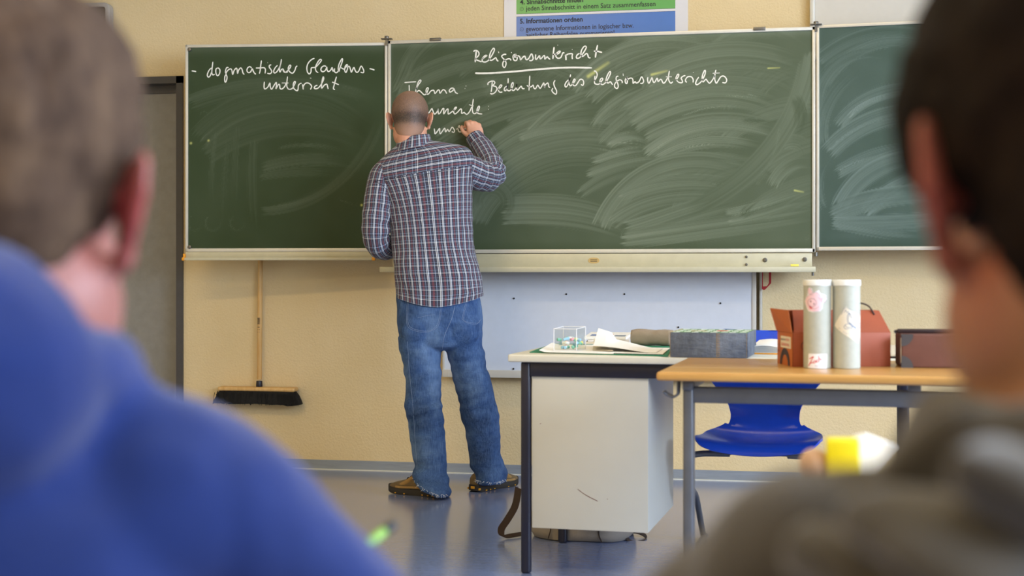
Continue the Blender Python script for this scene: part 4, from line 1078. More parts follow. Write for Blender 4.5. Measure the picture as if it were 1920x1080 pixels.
# grey-brown pencil case (soft roll lying across)
pa, pb_ = on_desk(1184, 648.5), on_desk(1262, 650)
d = (pb_ - pa)
rows = []
for i in range(25):
    s = i / 24; c = pa + d * s; c.z = DESK_Z + .0315
    hh = .0300 * (1 - .10 * abs(s - .45) * 2) + .002 * math.sin(s * 9); ww = .036
    if i in (0,): hh *= .97; ww *= .25
    if i == 24: ww *= .3
    row = []
    for j in range(28):
        a = 2 * math.pi * j / 28
        ca, sa = math.cos(a), math.sin(a)
        x = math.copysign(abs(ca) ** .7, ca) * ww; z = math.copysign(abs(sa) ** .7, sa) * hh
        q = c + Vector((-d.y, d.x, 0)).normalized() * x + Vector((0, 0, z)); q += Vector((0, 0, 1)) * .0025 * noise.noise(q * 40)
        q.z = max(q.z, DESK_Z + .003); row.append(q)
    rows.append(row)
b = MB(); b.grid(rows, True); pc = tag(b.build('pencil_case', M['pencil_case'], smooth=70), 'grey brown canvas pencil case lying behind the denim patterned box', 'pencil case')
b = MB()
for f in (.80, .83):
    c = pa + d * f; c.z = DESK_Z + .0315
    b.tube([c + Vector((-d.y, d.x, 0)).normalized() * (.0355 * math.cos(a)) + Vector((0, 0, .0295 * math.sin(a))) for a in [math.pi * (.05 + .9 * k / 10) for k in range(11)]], .0008, n=6, sub=2)
b.build('seam_stitching', M['stitch'], pc)
# clear chalk box with pastel chalk
qa = at_z(1038.5, 657, DESK_Z + .0065)
bx = thing('chalk_box', qa, RY + math.radians(-3), 'clear acrylic open box of pastel chalk on the teacher desk', 'box')
bw, bd, bh, tk = .078, .118, .072, .0022
b = MB()
b.span((0, 0, 0), (bw, tk, bh)); b.span((0, bd - tk, 0), (bw, bd, bh + .004)); b.span((0, tk, 0), (tk, bd - tk, bh)); b.span((bw - tk, tk, 0), (bw, bd - tk, bh)); b.span((tk, tk, 0), (bw - tk, bd - tk, tk))
b.build('wall_panes', M['clear'], bx, smooth=0)
b = MB()
for (x, y) in ((0, 0), (bw, 0), (0, bd), (bw, bd)): b.cyl((x, y, 0), (x, y, bh + .002), .0012, n=6)
for (p_, q_) in (((0, 0, bh), (bw, 0, bh)), ((0, bd, bh + .004), (bw, bd, bh + .004)), ((0, 0, bh), (0, bd, bh + .004)), ((bw, 0, bh), (bw, bd, bh + .004)), ((0, 0, .001), (bw, 0, .001)), ((bw, 0, .001), (bw, bd, .001))): b.cyl(p_, q_, .0010, n=6)
b.build('rim', M['sticker'], bx)
CH = [('yellow', '#f0e27a'), ('orange', '#eda77e'), ('green', '#8fc9a4'), ('blue', '#9cc8e0'), ('pink', '#e8a5ae'), ('mint', '#7fbfa8'), ('white', '#e6e6df')]
chm = {n_: plain('chalk_' + n_, c_, .95, var=.05, vscale=200) for n_, c_ in CH}
g = random.Random(12); mb_ = bx.matrix_basis
for i in range(26):
    nm = CH[g.randrange(len(CH))][0]; layer = i // 9
    x = g.uniform(.012, bw - .012); y = g.uniform(.014, .05) if i < 6 else g.uniform(.02, bd - .02); z = .0085 + layer * .0125 + g.uniform(0, .002)
    hill = 1 - abs(x / bw - .45) * .9
    if layer: z *= (.75 + .35 * hill)
    an = g.uniform(0, math.pi); L = min(g.uniform(.007, .014), .9 * min(x, bw - x)); tilt = g.uniform(-.25, .25)
    dv = Vector((math.cos(an) * L, math.sin(an) * L, tilt * L))
    b = MB(); b.cyl(mb_ @ (Vector((x, y, z)) - dv), mb_ @ (Vector((x, y, z)) + dv), .0052, n=12, bev=.0012)
    where = ['at the bottom', 'half way up', 'on top'][min(layer, 2)]
    tag(b.build('chalk', chm[nm]), 'pastel %s chalk stub lying %s in the clear box' % (nm, where), 'chalk', 'pastel %s chalk stubs %s in the clear box' % (nm, where))
# denim patterned box
jb = at_z(1257.5, 669, DESK_Z)
jx = thing('cardboard_box', jb, RY - math.radians(.2), 'denim patterned cardboard box with green checked lid on the teacher desk', 'box')
jw, jd, jh = .243, .27, .078
b = MB(); b.span((.003, .003, 0), (jw - .003, jd, jh - .002), .0015); b.build('box_body', M['box_denim'], jx, smooth=30)
b = MB(); b.span((-.001, -.001, 0), (jw - .001, .0015, jh), .0006); b.build('front_flap', M['box_denim'], jx, smooth=30)
b = MB(); b.span((jw - .003, .004, .001), (jw, jd + .002, jh + .001), .0006); b.build('side_flap', M['box_denim'], jx, smooth=30)
b = MB(); b.span((-.003, .002, .004), (0, jd + .002, jh + .001), .0006); b.build('side_flap', M['card_tan'], jx, smooth=30)
b = MB(); b.span((jw - .0050, -.0016, .001), (jw - .0042, -.0008, jh - .002)); b.span((.145, -.0018, .0), (.1462, -.0010, jh))
for k in range(13): b.box((.151, -.0014, .004 + k * .0058), (.0085, .0008, .0017), Matrix.Rotation(math.radians(-18), 4, 'Y'))
b.build('printed_seam', M['stitch'], jx, smooth=0)
b = MB(); b.span((0, 0, jh - .0015), (jw - .003, jd, jh)); b.m = 1
for i in range(8):
    for j in range(7):
        if (i + j) % 2 == 0: b.span((.006 + i * .0295, .004 + j * .038, jh), (.006 + i * .0295 + .020, .004 + j * .038 + .026, jh + .0004))
b.m = 2; b.span((.13, .12, jh), (.165, .17, jh + .0006)); b.m = 3; b.span((.05, .10, jh), (.10, .13, jh + .0006))
b.build('lid', [M['poster_green'], M['sticker'], M['logo_red'], M['card_tan']], jx, smooth=0)
# open book on an orange folder, right of the box
ba = [at_z(1408, 664, DESK_Z), at_z(1500, 666, DESK_Z), at_z(1512, 652, DESK_Z), at_z(1424, 650, DESK_Z)]
b = MB(); flat_quad(b, ba, DESK_Z + .0003, DESK_Z + .005); tag(b.build('folder', M['orange_cap'], smooth=0), 'orange folder under the white papers between the two boxes', 'folder')
rows = []
b = MB(); g = random.Random(4)
for k in range(7):
    z = DESK_Z + .0066 + k * .0021
    n = 12; rt = []
    for i in range(n + 1):
        s = i / n; rr = []
        for j in range(5):
            t_ = j / 4; p = (ba[0] * (1 - s) + ba[1] * s) * (1 - t_) + (ba[3] * (1 - s) + ba[2] * s) * t_
            rr.append(Vector((p.x, p.y, z + .010 * math.exp(-((s - .28) / .35) ** 2) * k / 6)))
        rt.append(rr)
    b.grid([r + [q - Vector((0, 0, .0014)) for q in r[::-1]] for r in rt], True)
tag(b.build('paper_stack', M['paper'], smooth=60), 'stack of white loose papers bulging on the orange folder', 'papers', kind='stuff')
# papers by the right end of the desk
ca = [at_z(1640, 671, DESK_Z), at_z(1708, 673, DESK_Z), at_z(1715, 655, DESK_Z), at_z(1650, 653, DESK_Z)]
b = MB(); flat_quad(b, ca, DESK_Z + .0003, DESK_Z + .006); tag(b.build('notebook', M['black'], smooth=0), 'thin black notebook on the desk between the orange and brown boxes', 'notebook')
b = MB(); flat_quad(b, [c + Vector((-.004, .01, 0)) for c in ca], DESK_Z + .0063, DESK_Z + .013); ym = tag(b.build('envelope', M['sticker_cream'], smooth=0), 'cream printed envelope on the black notebook behind the orange box', 'envelope')

# ================================================================= things on the brown table
def disc_patch(b, cyl_c, R, pts, lift):
    """wrap flat sticker points (angle metres across, height) round a tube"""
    return [Vector((cyl_c[0] + (R + lift) * math.sin(x / R + YAW * 0), cyl_c[1] - (R + lift) * math.cos(x / R), cyl_c[2] + z)) for x, z in pts]
def patch(b, c, R, poly, lift, face0=0.0):
    """filled sticker outline on a tube: fan cut into strips so that it follows the curve"""
    xs = [p[0] for p in poly]; x0, x1 = min(xs), max(xs); n = max(6, int((x1 - x0) / .0015))
    def cut(x):
        zz = []
        for i in range(len(poly)):
            (xa, za), (xb, zb) = poly[i], poly[(i + 1) % len(poly)]
            if (xa - x) * (xb - x) < 0 or (xa == x and xb != x): zz.append(za + (zb - za) * (x - xa) / (xb - xa))
        return (min(zz), max(zz)) if len(zz) >= 2 else None
    cols = []
    for i in range(n + 1):
        x = x0 + (x1 - x0) * (i / n * .998 + .001); q = cut(x)
        if q: cols.append((x, q))
    def pt(x, z):
        a = x / R + face0; return Vector((c[0] + (R + lift) * math.sin(a), c[1] - (R + lift) * math.cos(a), c[2] + z))
    v = []; f = []
    for x, (a, q) in cols: v += [pt(x, a), pt(x, q)]
    for i in range(len(cols) - 1): f.append([2 * i, 2 * i + 2, 2 * i + 3, 2 * i + 1])
    b.add(v, f)
def line_on(b, c, R, pts, w, lift, face0=0.0):
    P_ = catmull([np.array(p) for p in pts], 5) if len(pts) > 2 else [np.array(p) for p in pts]
    v, f = [], []
    for i, p in enumerate(P_):
        a, q = P_[max(i - 1, 0)], P_[min(i + 1, len(P_) - 1)]
        t = q - a; t = t / (np.linalg.norm(t) + 1e-9); nn = np.array([-t[1], t[0]]) * w / 2
        for e in (p + nn, p - nn):
            an = e[0] / R + face0; v.append(Vector((c[0] + (R + lift) * math.sin(an), c[1] - (R + lift) * math.cos(an), c[2] + e[1])))
    for i in range(len(P_) - 1): f.append([2 * i, 2 * i + 1, 2 * i + 3, 2 * i + 2])
    b.add(v, f)
TR, TH_T = .0362, .237
t0 = at_z(1532.3, 691, TZ); t1 = at_z(1587, 691.5, TZ)
def tube_thing(c, label):
    dirc = Vector((c.x, c.y, 0)).normalized(); c = c + dirc * (TR * .6)
    t = thing('cardboard_tube', c, 0, label, 'tube', 'grey cardboard tubes on the brown table')
    b = MB(); b.lathe([(.001, 0), (TR - .002, 0), (TR, .002), (TR, TH_T - .014), (TR - .001, TH_T - .012), (.001, TH_T - .012)], (0, 0, 0), 48); b.build('tube_body', M['tube'], t)
    b = MB(); b.lathe([(TR + .0003, TH_T - .016), (TR + .0018, TH_T - .0155), (TR + .0018, TH_T - .002), (TR + .0005, TH_T), (TR - .003, TH_T), (TR - .004, TH_T - .004), (.001, TH_T - .004)], (0, 0, 0), 48); b.build('lid', M['tube_lid'], t)
    return t, math.atan2(c.x, c.y)
tl, al = tube_thing(t0, 'left grey cardboard tube with a pink pig face sticker')
tr_, ar = tube_thing(t1, 'right grey cardboard tube with a butterfly sticker')
# sticker coordinates: photograph pixels around the tube's middle, brought to metres on its skin
def stick(px, py, cx, base=691.0, s=693.0):
    x = max(-.98, min(.98, (px - cx) / s / TR)); return (TR * math.asin(x), (base - py) / s + .001)
def crop_l(lst): return [stick(1490 + x / 5.687, 510 + y / 5.684, 1532.3) for x, y in lst]
def crop_r(lst): return [stick(1490 + x / 5.687, 510 + y / 5.684, 1587) for x, y in lst]
def ell(cx, cy, rx, ry, n=20): return [(cx + rx * math.cos(6.2832 * i / n), cy + ry * math.sin(6.2832 * i / n)) for i in range(n)]
o3 = (0, 0, 0)
# pig's face
b = MB()
b.m = 0
patch(b, o3, TR, crop_l([(112, 320), (128, 278), (150, 250), (140, 200), (158, 172), (190, 195), (200, 235), (240, 215), (258, 205), (275, 240), (330, 262), (338, 300), (310, 340), (290, 345), (293, 400), (270, 430), (200, 440), (150, 430), (125, 370)]), .0004, -al)
b.m = 1
patch(b, o3, TR, crop_l([(118, 320), (140, 275), (190, 240), (235, 232), (270, 262), (285, 320), (282, 395), (255, 425), (200, 432), (155, 422), (132, 370)]), .0006, -al)
patch(b, o3, TR, crop_l([(150, 245), (146, 200), (160, 182), (188, 215), (192, 238), (165, 258)]), .0006, -al); patch(b, o3, TR, crop_l([(280, 330), (286, 285), (310, 268), (330, 285), (322, 325), (300, 340)]), .0006, -al)
b.m = 2
el = crop_l(ell(188, 338, 43, 42)); line_on(b, o3, TR, el + [el[0]], .0009, .0008, -al)
for e in (ell(175, 326, 6, 10, 8), ell(208, 352, 6, 10, 8)): patch(b, o3, TR, crop_l(e), .0008, -al)
line_on(b, o3, TR, crop_l([(118, 320), (140, 275), (190, 240), (235, 232), (270, 262), (285, 320), (282, 395), (255, 425), (200, 432)]), .0007, .0008, -al)
line_on(b, o3, TR, crop_l([(150, 250), (146, 200), (160, 180), (190, 215), (192, 238)]), .0007, .0008, -al); line_on(b, o3, TR, crop_l([(283, 330), (290, 288), (312, 268), (332, 285), (322, 325), (300, 340)]), .0007, .0008, -al)
line_on(b, o3, TR, crop_l([(250, 285), (268, 300), (266, 320)]), .0008, .0008, -al); line_on(b, o3, TR, crop_l([(172, 262), (185, 255), (198, 258)]), .0007, .0008, -al); line_on(b, o3, TR, crop_l([(200, 405), (235, 398), (258, 375)]), .0007, .0008, -al)
b.m = 3; patch(b, o3, TR, crop_l([(158, 372), (170, 375), (182, 390), (200, 396), (185, 405), (166, 398)]), .0008, -al)
b.build('pig_sticker', [M['sticker'], M['pig'], M['pig_line'], M['logo_red']], tl, smooth=0, recalc=False)
# maker's label
b = MB(); b.m = 0
patch(b, o3, TR, crop_l([(150, 874), (341, 878), (339, 1028), (145, 1026)]), .0004, -al)
def text_tube(b, body, pa_, pb2, size, lift, face0, bold=0.0, shear=0.0, slope=0.0):
    v, f = text_mesh(body, 1.0, bold); x0, x1 = v[:, 0].min(), v[:, 0].max(); k = (pb2[0] - pa_[0]) / (x1 - x0)
    out = []
    for p in v:
        xx = (p[0] - x0) * k; zz = p[1] * size; xx2 = pa_[0] + xx + zz * shear; zz2 = pa_[1] + zz + slope * xx
        a = xx2 / TR + face0; out.append(Vector(((TR + lift) * math.sin(a), -(TR + lift) * math.cos(a), zz2)))
    b.add(out, f)
b.m = 1
q = crop_l([(178, 975), (282, 940)]); 
line_on(b, o3, TR, crop_l([(160, 930), (185, 915), (203, 902)]), .0022, .0006, -al); line_on(b, o3, TR, crop_l([(203, 902), (180, 950), (152, 1005)]), .0020, .0006, -al); line_on(b, o3, TR, crop_l([(152, 1005), (175, 972), (205, 968)]), .0022, .0006, -al)
line_on(b, o3, TR, crop_l([(214, 945), (203, 962), (212, 972), (226, 958), (216, 945)]), .0018, .0006, -al); line_on(b, o3, TR, crop_l([(247, 938), (235, 942), (232, 960), (250, 958)]), .0018, .0006, -al)
line_on(b, o3, TR, crop_l([(256, 898), (258, 930), (256, 960)]), .0020, .0006, -al); line_on(b, o3, TR, crop_l([(257, 935), (272, 925), (277, 945)]), .0016, .0006, -al); line_on(b, o3, TR, crop_l([(277, 935), (300, 925), (336, 884)]), .0015, .0006, -al)
b.m = 2
q = crop_l([(275, 975), (333, 975), (215, 1008), (333, 1008)]); text_tube(b, 'zum', q[0], q[1], .0048, .0006, -al, .01); text_tube(b, 'Spielen', q[2], q[3], .0050, .0006, -al, .01)
b.build('maker_label', [M['sticker'], M['logo_red'], M['logo_grey']], tl, smooth=0, recalc=False)
# butterfly sticker
b = MB(); b.m = 0
patch(b, o3, TR, crop_r([(430, 580), (470, 500), (545, 380), (600, 415), (697, 488), (695, 600), (690, 690), (668, 766), (560, 690), (480, 630)]), .0004, -ar)
b.m = 1
for l in ([(590, 560), (565, 540), (562, 480), (580, 450), (605, 480), (615, 540), (605, 568)], [(575, 540), (572, 490), (585, 470), (600, 500)], [(615, 575), (650, 565), (685, 555), (693, 575), (680, 605), (645, 610), (620, 585)], [(600, 572), (560, 560), (530, 580), (535, 608), (570, 610), (600, 582)], [(612, 590), (615, 640), (630, 665), (655, 650), (650, 615), (622, 592)],
          [(545, 575), (552, 595), (575, 595)], [(625, 620), (632, 648), (645, 635)]):
    line_on(b, o3, TR, crop_r(l), .0011, .0007, -ar)
line_on(b, o3, TR, crop_r([(582, 545), (612, 580), (650, 600)]), .0028, .0007, -ar); line_on(b, o3, TR, crop_r([(612, 585), (592, 620)]), .0013, .0007, -ar); line_on(b, o3, TR, crop_r([(572, 460), (580, 448), (590, 462)]), .0026, .0007, -ar)
line_on(b, o3, TR, crop_r([(500, 465), (545, 392), (640, 448)]), .0009, .0007, -ar); line_on(b, o3, TR, crop_r([(530, 440), (545, 415), (560, 440), (580, 425)]), .0011, .0007, -ar)
for l in ([(515, 640), (535, 650)], [(540, 655), (560, 668)], [(570, 660), (585, 672)], [(590, 682), (606, 694)], [(470, 600), (490, 615)]): line_on(b, o3, TR, crop_r(l), .0008, .0007, -ar)
b.build('butterfly_sticker', [M['sticker_cream'], M['moth']], tr_, smooth=0, recalc=False)

# orange house-shaped carton
ob = at_z(1486, 688, TZ)
ox = thing('carton', ob, math.radians(15), 'orange carton with open gable flap and black string handle behind the tubes', 'carton')
oL, oD, oH, oR = .272, .165, .093, .152         # local x along the long front, y to the back
th = .003
b = MB()
b.span((0, 0, 0), (oL, th, oH), .0008); b.span((0, oD - th, 0), (oL, oD, oH), .0008); b.span((oL - th, th, 0), (oL, oD - th, oH), .0008); b.span((th, th, 0), (oL - th, oD - th, th))
b.build('carton_body', M['orange_box'], ox, smooth=30)
b = MB(); b.span((0, .0, 0), (th, oD, oH), .0008); sd = b.build('end_panel', M['orange_side'], ox, smooth=30)
# roof: front and back slopes drawn in to a flat ridge, right gable closed, left gable flap folded out
ins, rin = .045, .018
def slab(b, quad, n_):
    n_ = Vector(n_).normalized() * th; b.prism([Vector(q) for q in quad], n_)
b = MB(); slab(b, [(0.004, 0, oH), (oL, 0, oH), (oL - rin, ins, oR), (.012, ins, oR)], (0, .8, -.5)); b.build('front_roof', M['orange_box'], ox, smooth=30)
b = MB(); slab(b, [(0.004, oD, oH), (oL, oD, oH), (oL - rin, oD - ins, oR), (.012, oD - ins, oR)], (0, -.8, -.5)); b.build('back_roof', M['orange_box'], ox, smooth=30)
b = MB(); slab(b, [(oL, 0, oH), (oL, oD, oH), (oL - rin, oD - ins, oR), (oL - rin, ins, oR)], (-1, 0, -.3)); b.span((.06, ins, oR - .002), (oL - rin, oD - ins, oR), .0005); b.build('gable', M['orange_box'], ox, smooth=30)
b = MB(); slab(b, [(0, .0, oH), (0, oD, oH), (-.018, oD + .002, oR + .004), (-.006, .018, oR + .002)], (-1, 0, -.2)); b.build('end_flap', M['orange_side'], ox, smooth=30)
b = MB(); b.tube([(.175, ins + .02, oR - .001), (.178, ins + .015, oR + .012), (.20, ins + .01, oR + .020), (.225, ins + .002, oR + .012), (.238, ins - .010, oR - .012)], .0022, n=8, sub=8); b.build('string_handle', M['case_handle'], ox)
# print and sticker on the short end, ink loop on the front
b = MB()
def endp(u, v, l=.0008): return Vector((-l, oD * u, v))
ring = []
for r in (.036, .022): ring.append([endp(.48, .001) + Vector((0, r * 1.5 * math.cos(math.pi * i / 16), r * 1.3 * math.sin(math.pi * i / 16))) for i in range(17)])
b.grid(ring, False); 
b.ribbon([endp(.90, .048), endp(.84, .058), endp(.80, .042), endp(.86, .036), endp(.92, .042)], .0016, (-1, 0, 0)); b.ribbon([endp(.95, .038), endp(.88, .034)], .0016, (-1, 0, 0))
arch = b.build('printed_arch', M['case_handle'], ox, smooth=0, recalc=False); arch.parent = sd
b = MB(); b.span((-.0009, oD * .10, .048), (-.0002, oD * .75, .080)); b.m = 1
lay_text(b, 'postkarte', (-.0013, oD * .72, .068), (0, -1, 0), (0, 0, 1), width=oD * .29, size=.010); b.m = 2
lay_text(b, 'GENOVA', (-.0013, oD * .70, .053), (0, -1, 0), (0, 0, 1), width=oD * .52, size=.012, bold=.01)
lay_text(b, 'BOX', (-.0013, oD * .40, .068), (0, -1, 0), (0, 0, 1), width=oD * .22, size=.010)
stk = b.build('end_sticker', [M['sticker_cream'], M['ink'], M['logo_red']], ox, smooth=0); stk.parent = sd
b = MB(); b.ribbon([(.040, -.0004, .058), (.028, -.0004, .066), (.024, -.0004, .055), (.030, -.0004, .046), (.040, -.0004, .046)], .0016, (0, -1, 0)); b.build('ink_loop', M['case_handle'], ox, smooth=0, recalc=False)

# brown suitcase-like box
sb = at_z(1690, 689.5, TZ)
sx = thing('suitcase', sb, math.radians(2), 'small dark brown card suitcase with black corners on the brown table', 'suitcase')
sw_, sd_, sh_ = .30, .16, .090
b = MB(); b.box((sw_ / 2, sd_ / 2, sh_ / 2), (sw_, sd_, sh_), None, .005, 3); b.build('case_body', M['case'], sx)
b = MB(); b.span((-.004, .07, sh_), (sw_ - .02, .082, sh_ + .012), .004); b.cyl((-.006, .076, sh_ + .004), (-.006, .088, sh_ + .004), .005, n=10); b.build('carry_handle', M['case_handle'], sx)
for (cx_, cz_, a0) in ((0, sh_, -90), (0, 0, 0), (sw_, sh_, 180), (sw_, 0, 90)):
    b = MB(); r = .031
    pts = [Vector((cx_, -.0012, cz_))] + [Vector((cx_ + r * math.cos(math.radians(a0 + 90 * k / 10)), -.0012, cz_ + r * 1.05 * math.sin(math.radians(a0 + 90 * k / 10)))) for k in range(11)]
    b.prism(pts, (0, .02, 0)); b.build('corner_guard', M['case_corner'], sx, smooth=30)
b = MB(); b.span((-.0012, .004, .012), (.002, .010, sh_ - .010)); b.build('edge_strip', M['sticker_cream'], sx, smooth=0)

# ================================================================= canvas bag on the floor behind the desk legs
bp = at_z(1078, 1017, 0.0)
bag = thing('bag', bp, RY, 'stone grey canvas shoulder bag lying on the floor under the teacher desk', 'bag')
rows = []
for i, (f, k) in enumerate(((0, .80), (.004, .94), (.03, 1.0), (.07, 1.02), (.11, .98), (.145, .90), (.165, .75), (.172, .4))):
    row = []
    for j in range(56):
        a = 2 * math.pi * j / 56; ca, sa = math.cos(a), math.sin(a)
        x = math.copysign(abs(ca) ** .55, ca) * .19 * k; y = .15 + math.copysign(abs(sa) ** .6, sa) * .15 * k
        w_ = .010 * noise.noise(Vector((x * 9, y * 9, f * 18)))
        row.append(Vector((x + w_, y + w_, f * (1 - .25 * max(0, x) / .23))))
    rows.append(row)
b = MB(); b.grid(rows, True); bb_ = b.build('bag_body', M['bag'], bag, smooth=60)
b = MB(); b.tube([(.06, .0, .12), (.085, -.004, .07), (.09, -.002, .03), (.10, .0, .005)], .0025, n=6); b.tube([(-.10, -.004, .10), (-.09, -.006, .05), (-.10, -.002, .01)], .002, n=6); b.build('piping', M['strap'], bag)
def strap_ribbon(name, pts, w, side):
    P_ = [Vector(p) for p in catmull(pts, 6)]; b = MB(); rows = []
    for i, p in enumerate(P_):
        s = Vector(side) * w / 2; t_ = (P_[min(i + 1, len(P_) - 1)] - P_[max(i - 1, 0)]).normalized(); n_ = t_.cross(Vector(side)).normalized() * .0012
        rows.append([p - s + n_, p + s + n_, p + s - n_, p - s - n_])
    b.grid(rows, True); return b.build(name, M['strap'], bag, smooth=60, world=False)
def bl_(px, py, t): return bag.matrix_basis.inverted() @ P(px, py, t)
strap_ribbon('shoulder_strap', [bl_(972, 915, 5.42), bl_(966, 948, 5.36), bl_(951, 975, 5.30), bl_(940, 992, 5.28), bl_(943, 1006, 5.27), bl_(965, 1003, 5.30), bl_(985, 1000, 5.34)], .030, (.8, .2, -.35))
strap_ribbon('buckle_strap', [bl_(1172, 992, 5.25), bl_(1175, 1008, 5.24), bl_(1186, 1016, 5.23), bl_(1208, 1013, 5.24), bl_(1210, 1005, 5.30), bl_(1195, 998, 5.33), bl_(1178, 998, 5.35)], .024, (.15, .9, .2))
b = MB(); c = bl_(1167, 1010, 5.26); b.box(c, (.022, .01, .03), None, .003); b.build('buckle', M['frame_grey'], bag)

# ================================================================= pupils' own tables (mostly behind the pupils)
lt = W(-.22 - TW, 0.98, 0)
ptl = pupil_table('table', W(-1.55, 1.06, 0), YAW, 'brown pupil table in front of the pupil in the blue hoodie', .72, hook=False)
ptr = pupil_table('table', W(0.36, 1.22, 0), YAW, 'brown pupil table in front of the pupil in the taupe sweater', .72, hook=False)
# yellow and white packet with a beige lump in place of a fingertip on the right pupil's table
TT = 1.80
def cube_at(px0, px1, py0, py1, t, depth, name, mat, label, cat, lean=0.0, bev=.004, rot=0.0):
    a, c = P(px0, py1, t), P(px1, py0, t); w = (Vector((c.x, c.y, 0)) - Vector((a.x, a.y, 0))).length; h = c.z - .7205
    ctr = (a + c) / 2; b = MB(); b.box((0, 0, h / 2), (w, depth, h), None, bev, 3)
    o = b.build(name, M[mat]); o.location = (ctr.x, ctr.y, .7205); o.rotation_euler = (lean, 0, YAW + rot)
    return tag(o, label, cat)
cube_at(1549, 1611, 822, 888, TT, .035, 'tissue_packet', 'yellow_card', 'small bright yellow packet standing on the right pupil table', 'packet', rot=math.radians(-12))
a_ = [P(1606, 886, TT + .03), P(1604, 822, TT + .03), P(1625, 816, TT + .03), P(1682, 838, TT + .03), P(1640, 886, TT + .03)]
b = MB(); b.prism([Vector((q.x, q.y, max(q.z, .7205))) for q in a_], W(.004, .03, 0)); tag(b.build('paper_block', M['paper'], smooth=30), 'white folded paper block standing right of the yellow packet', 'paper')
pcn = P(1527, 866, TT + .02); b = MB(); b.ball((pcn.x, pcn.y, .7205 + .020), (.019, .028, .020), 12, Matrix.Rotation(YAW, 4, 'Z')); tag(b.build('lump', M['skin_lump']), 'small rounded skin-toned lump left of the yellow packet', 'lump')  # plain lump standing in for a resting fingertip
# ================================================================= people
from mathutils.bvhtree import BVHTree
CAMROT = Matrix.Rotation(YAW, 4, 'Z')                 # local x = right of the view, y = away, z = up
CR, CF, UPV = W(1, 0, 0), W(0, 1, 0), Vector((0, 0, 1))

def add_head(b, Mx, neck_to, neck_r=.056):
    """skull, face, ears and neck in one set of pieces; face looks along local +y"""
    def E(c, r, rot=None): b.ball(Vector((0, 0, 0)), (1, 1, 1), 18, Mx @ Matrix.Translation(c) @ (rot if rot is not None else Matrix()) @ Matrix.Diagonal((r[0], r[1], r[2], 1)))
    E((0, -.010, .038), (.0745, .094, .084)); E((0, -.035, .005), (.062, .062, .070)); E((0, .032, -.030), (.058, .060, .082)); E((0, .060, -.088), (.030, .028, .026))
    E((0, .078, .028), (.046, .018, .010)); E((0, .085, -.062), (.024, .013, .006)); E((0, .084, -.072), (.021, .012, .006))
    for s in (-1, 1):
        E((s * .034, .070, -.018), (.020, .020, .018)); E((s * .046, .005, -.055), (.026, .05, .045))
    b.tube([Mx @ Vector(p) for p in ((0, .088, .020), (0, .100, .0), (0, .112, -.022), (0, .100, -.034))], [.008, .010, .014, .008], n=10, sub=4)
    for s in (-1, 1): E((s * .011, .098, -.030), (.009, .010, .008))
    for s in (-1, 1):                                   # ears: plate, rolled rim, lobe
        R_ = Matrix.Rotation(s * math.radians(34), 4, 'Z') @ Matrix.Rotation(math.radians(8), 4, 'X')
        E((s * .0835, -.012, .002), (.0058, .019, .030), R_)
        rim = []
        for k in range(13):
            a = math.radians(-60 + 260 * k / 12)
            q = R_ @ Vector((0, -.019 * math.cos(a - math.radians(40)), .031 * math.sin(a - math.radians(10))))
            rim.append(Mx @ (Vector((s * .0855, -.012, .002)) + q))
        b.tube(rim, .0042, n=8, sub=2)
        E((s * .080, -.006, -.028), (.0065, .010, .011), R_)
    a = Mx @ Vector((0, -.012, -.03)); m = Mx @ Vector((0, -.020, -.085)); e = Vector(neck_to)
    b.tube([a, m, m.lerp(e, .5), e], [neck_r * .98, neck_r * .96, neck_r, neck_r * 1.12], n=24, sub=4)
def eyes(parent, Mx):
    for s in (-1, 1):
        b = MB(); c = Mx @ Vector((s * .030, .0640, .002)); b.ball(c, .0120, 10)
        e = b.build('eye', M['sticker'], parent, world=True)
        b = MB(); c2 = Mx @ Vector((s * .030, .0735, .002)); b.ball(c2, .0052, 8); i_ = b.build('iris', M['case_handle'], parent, world=True); i_.parent = e

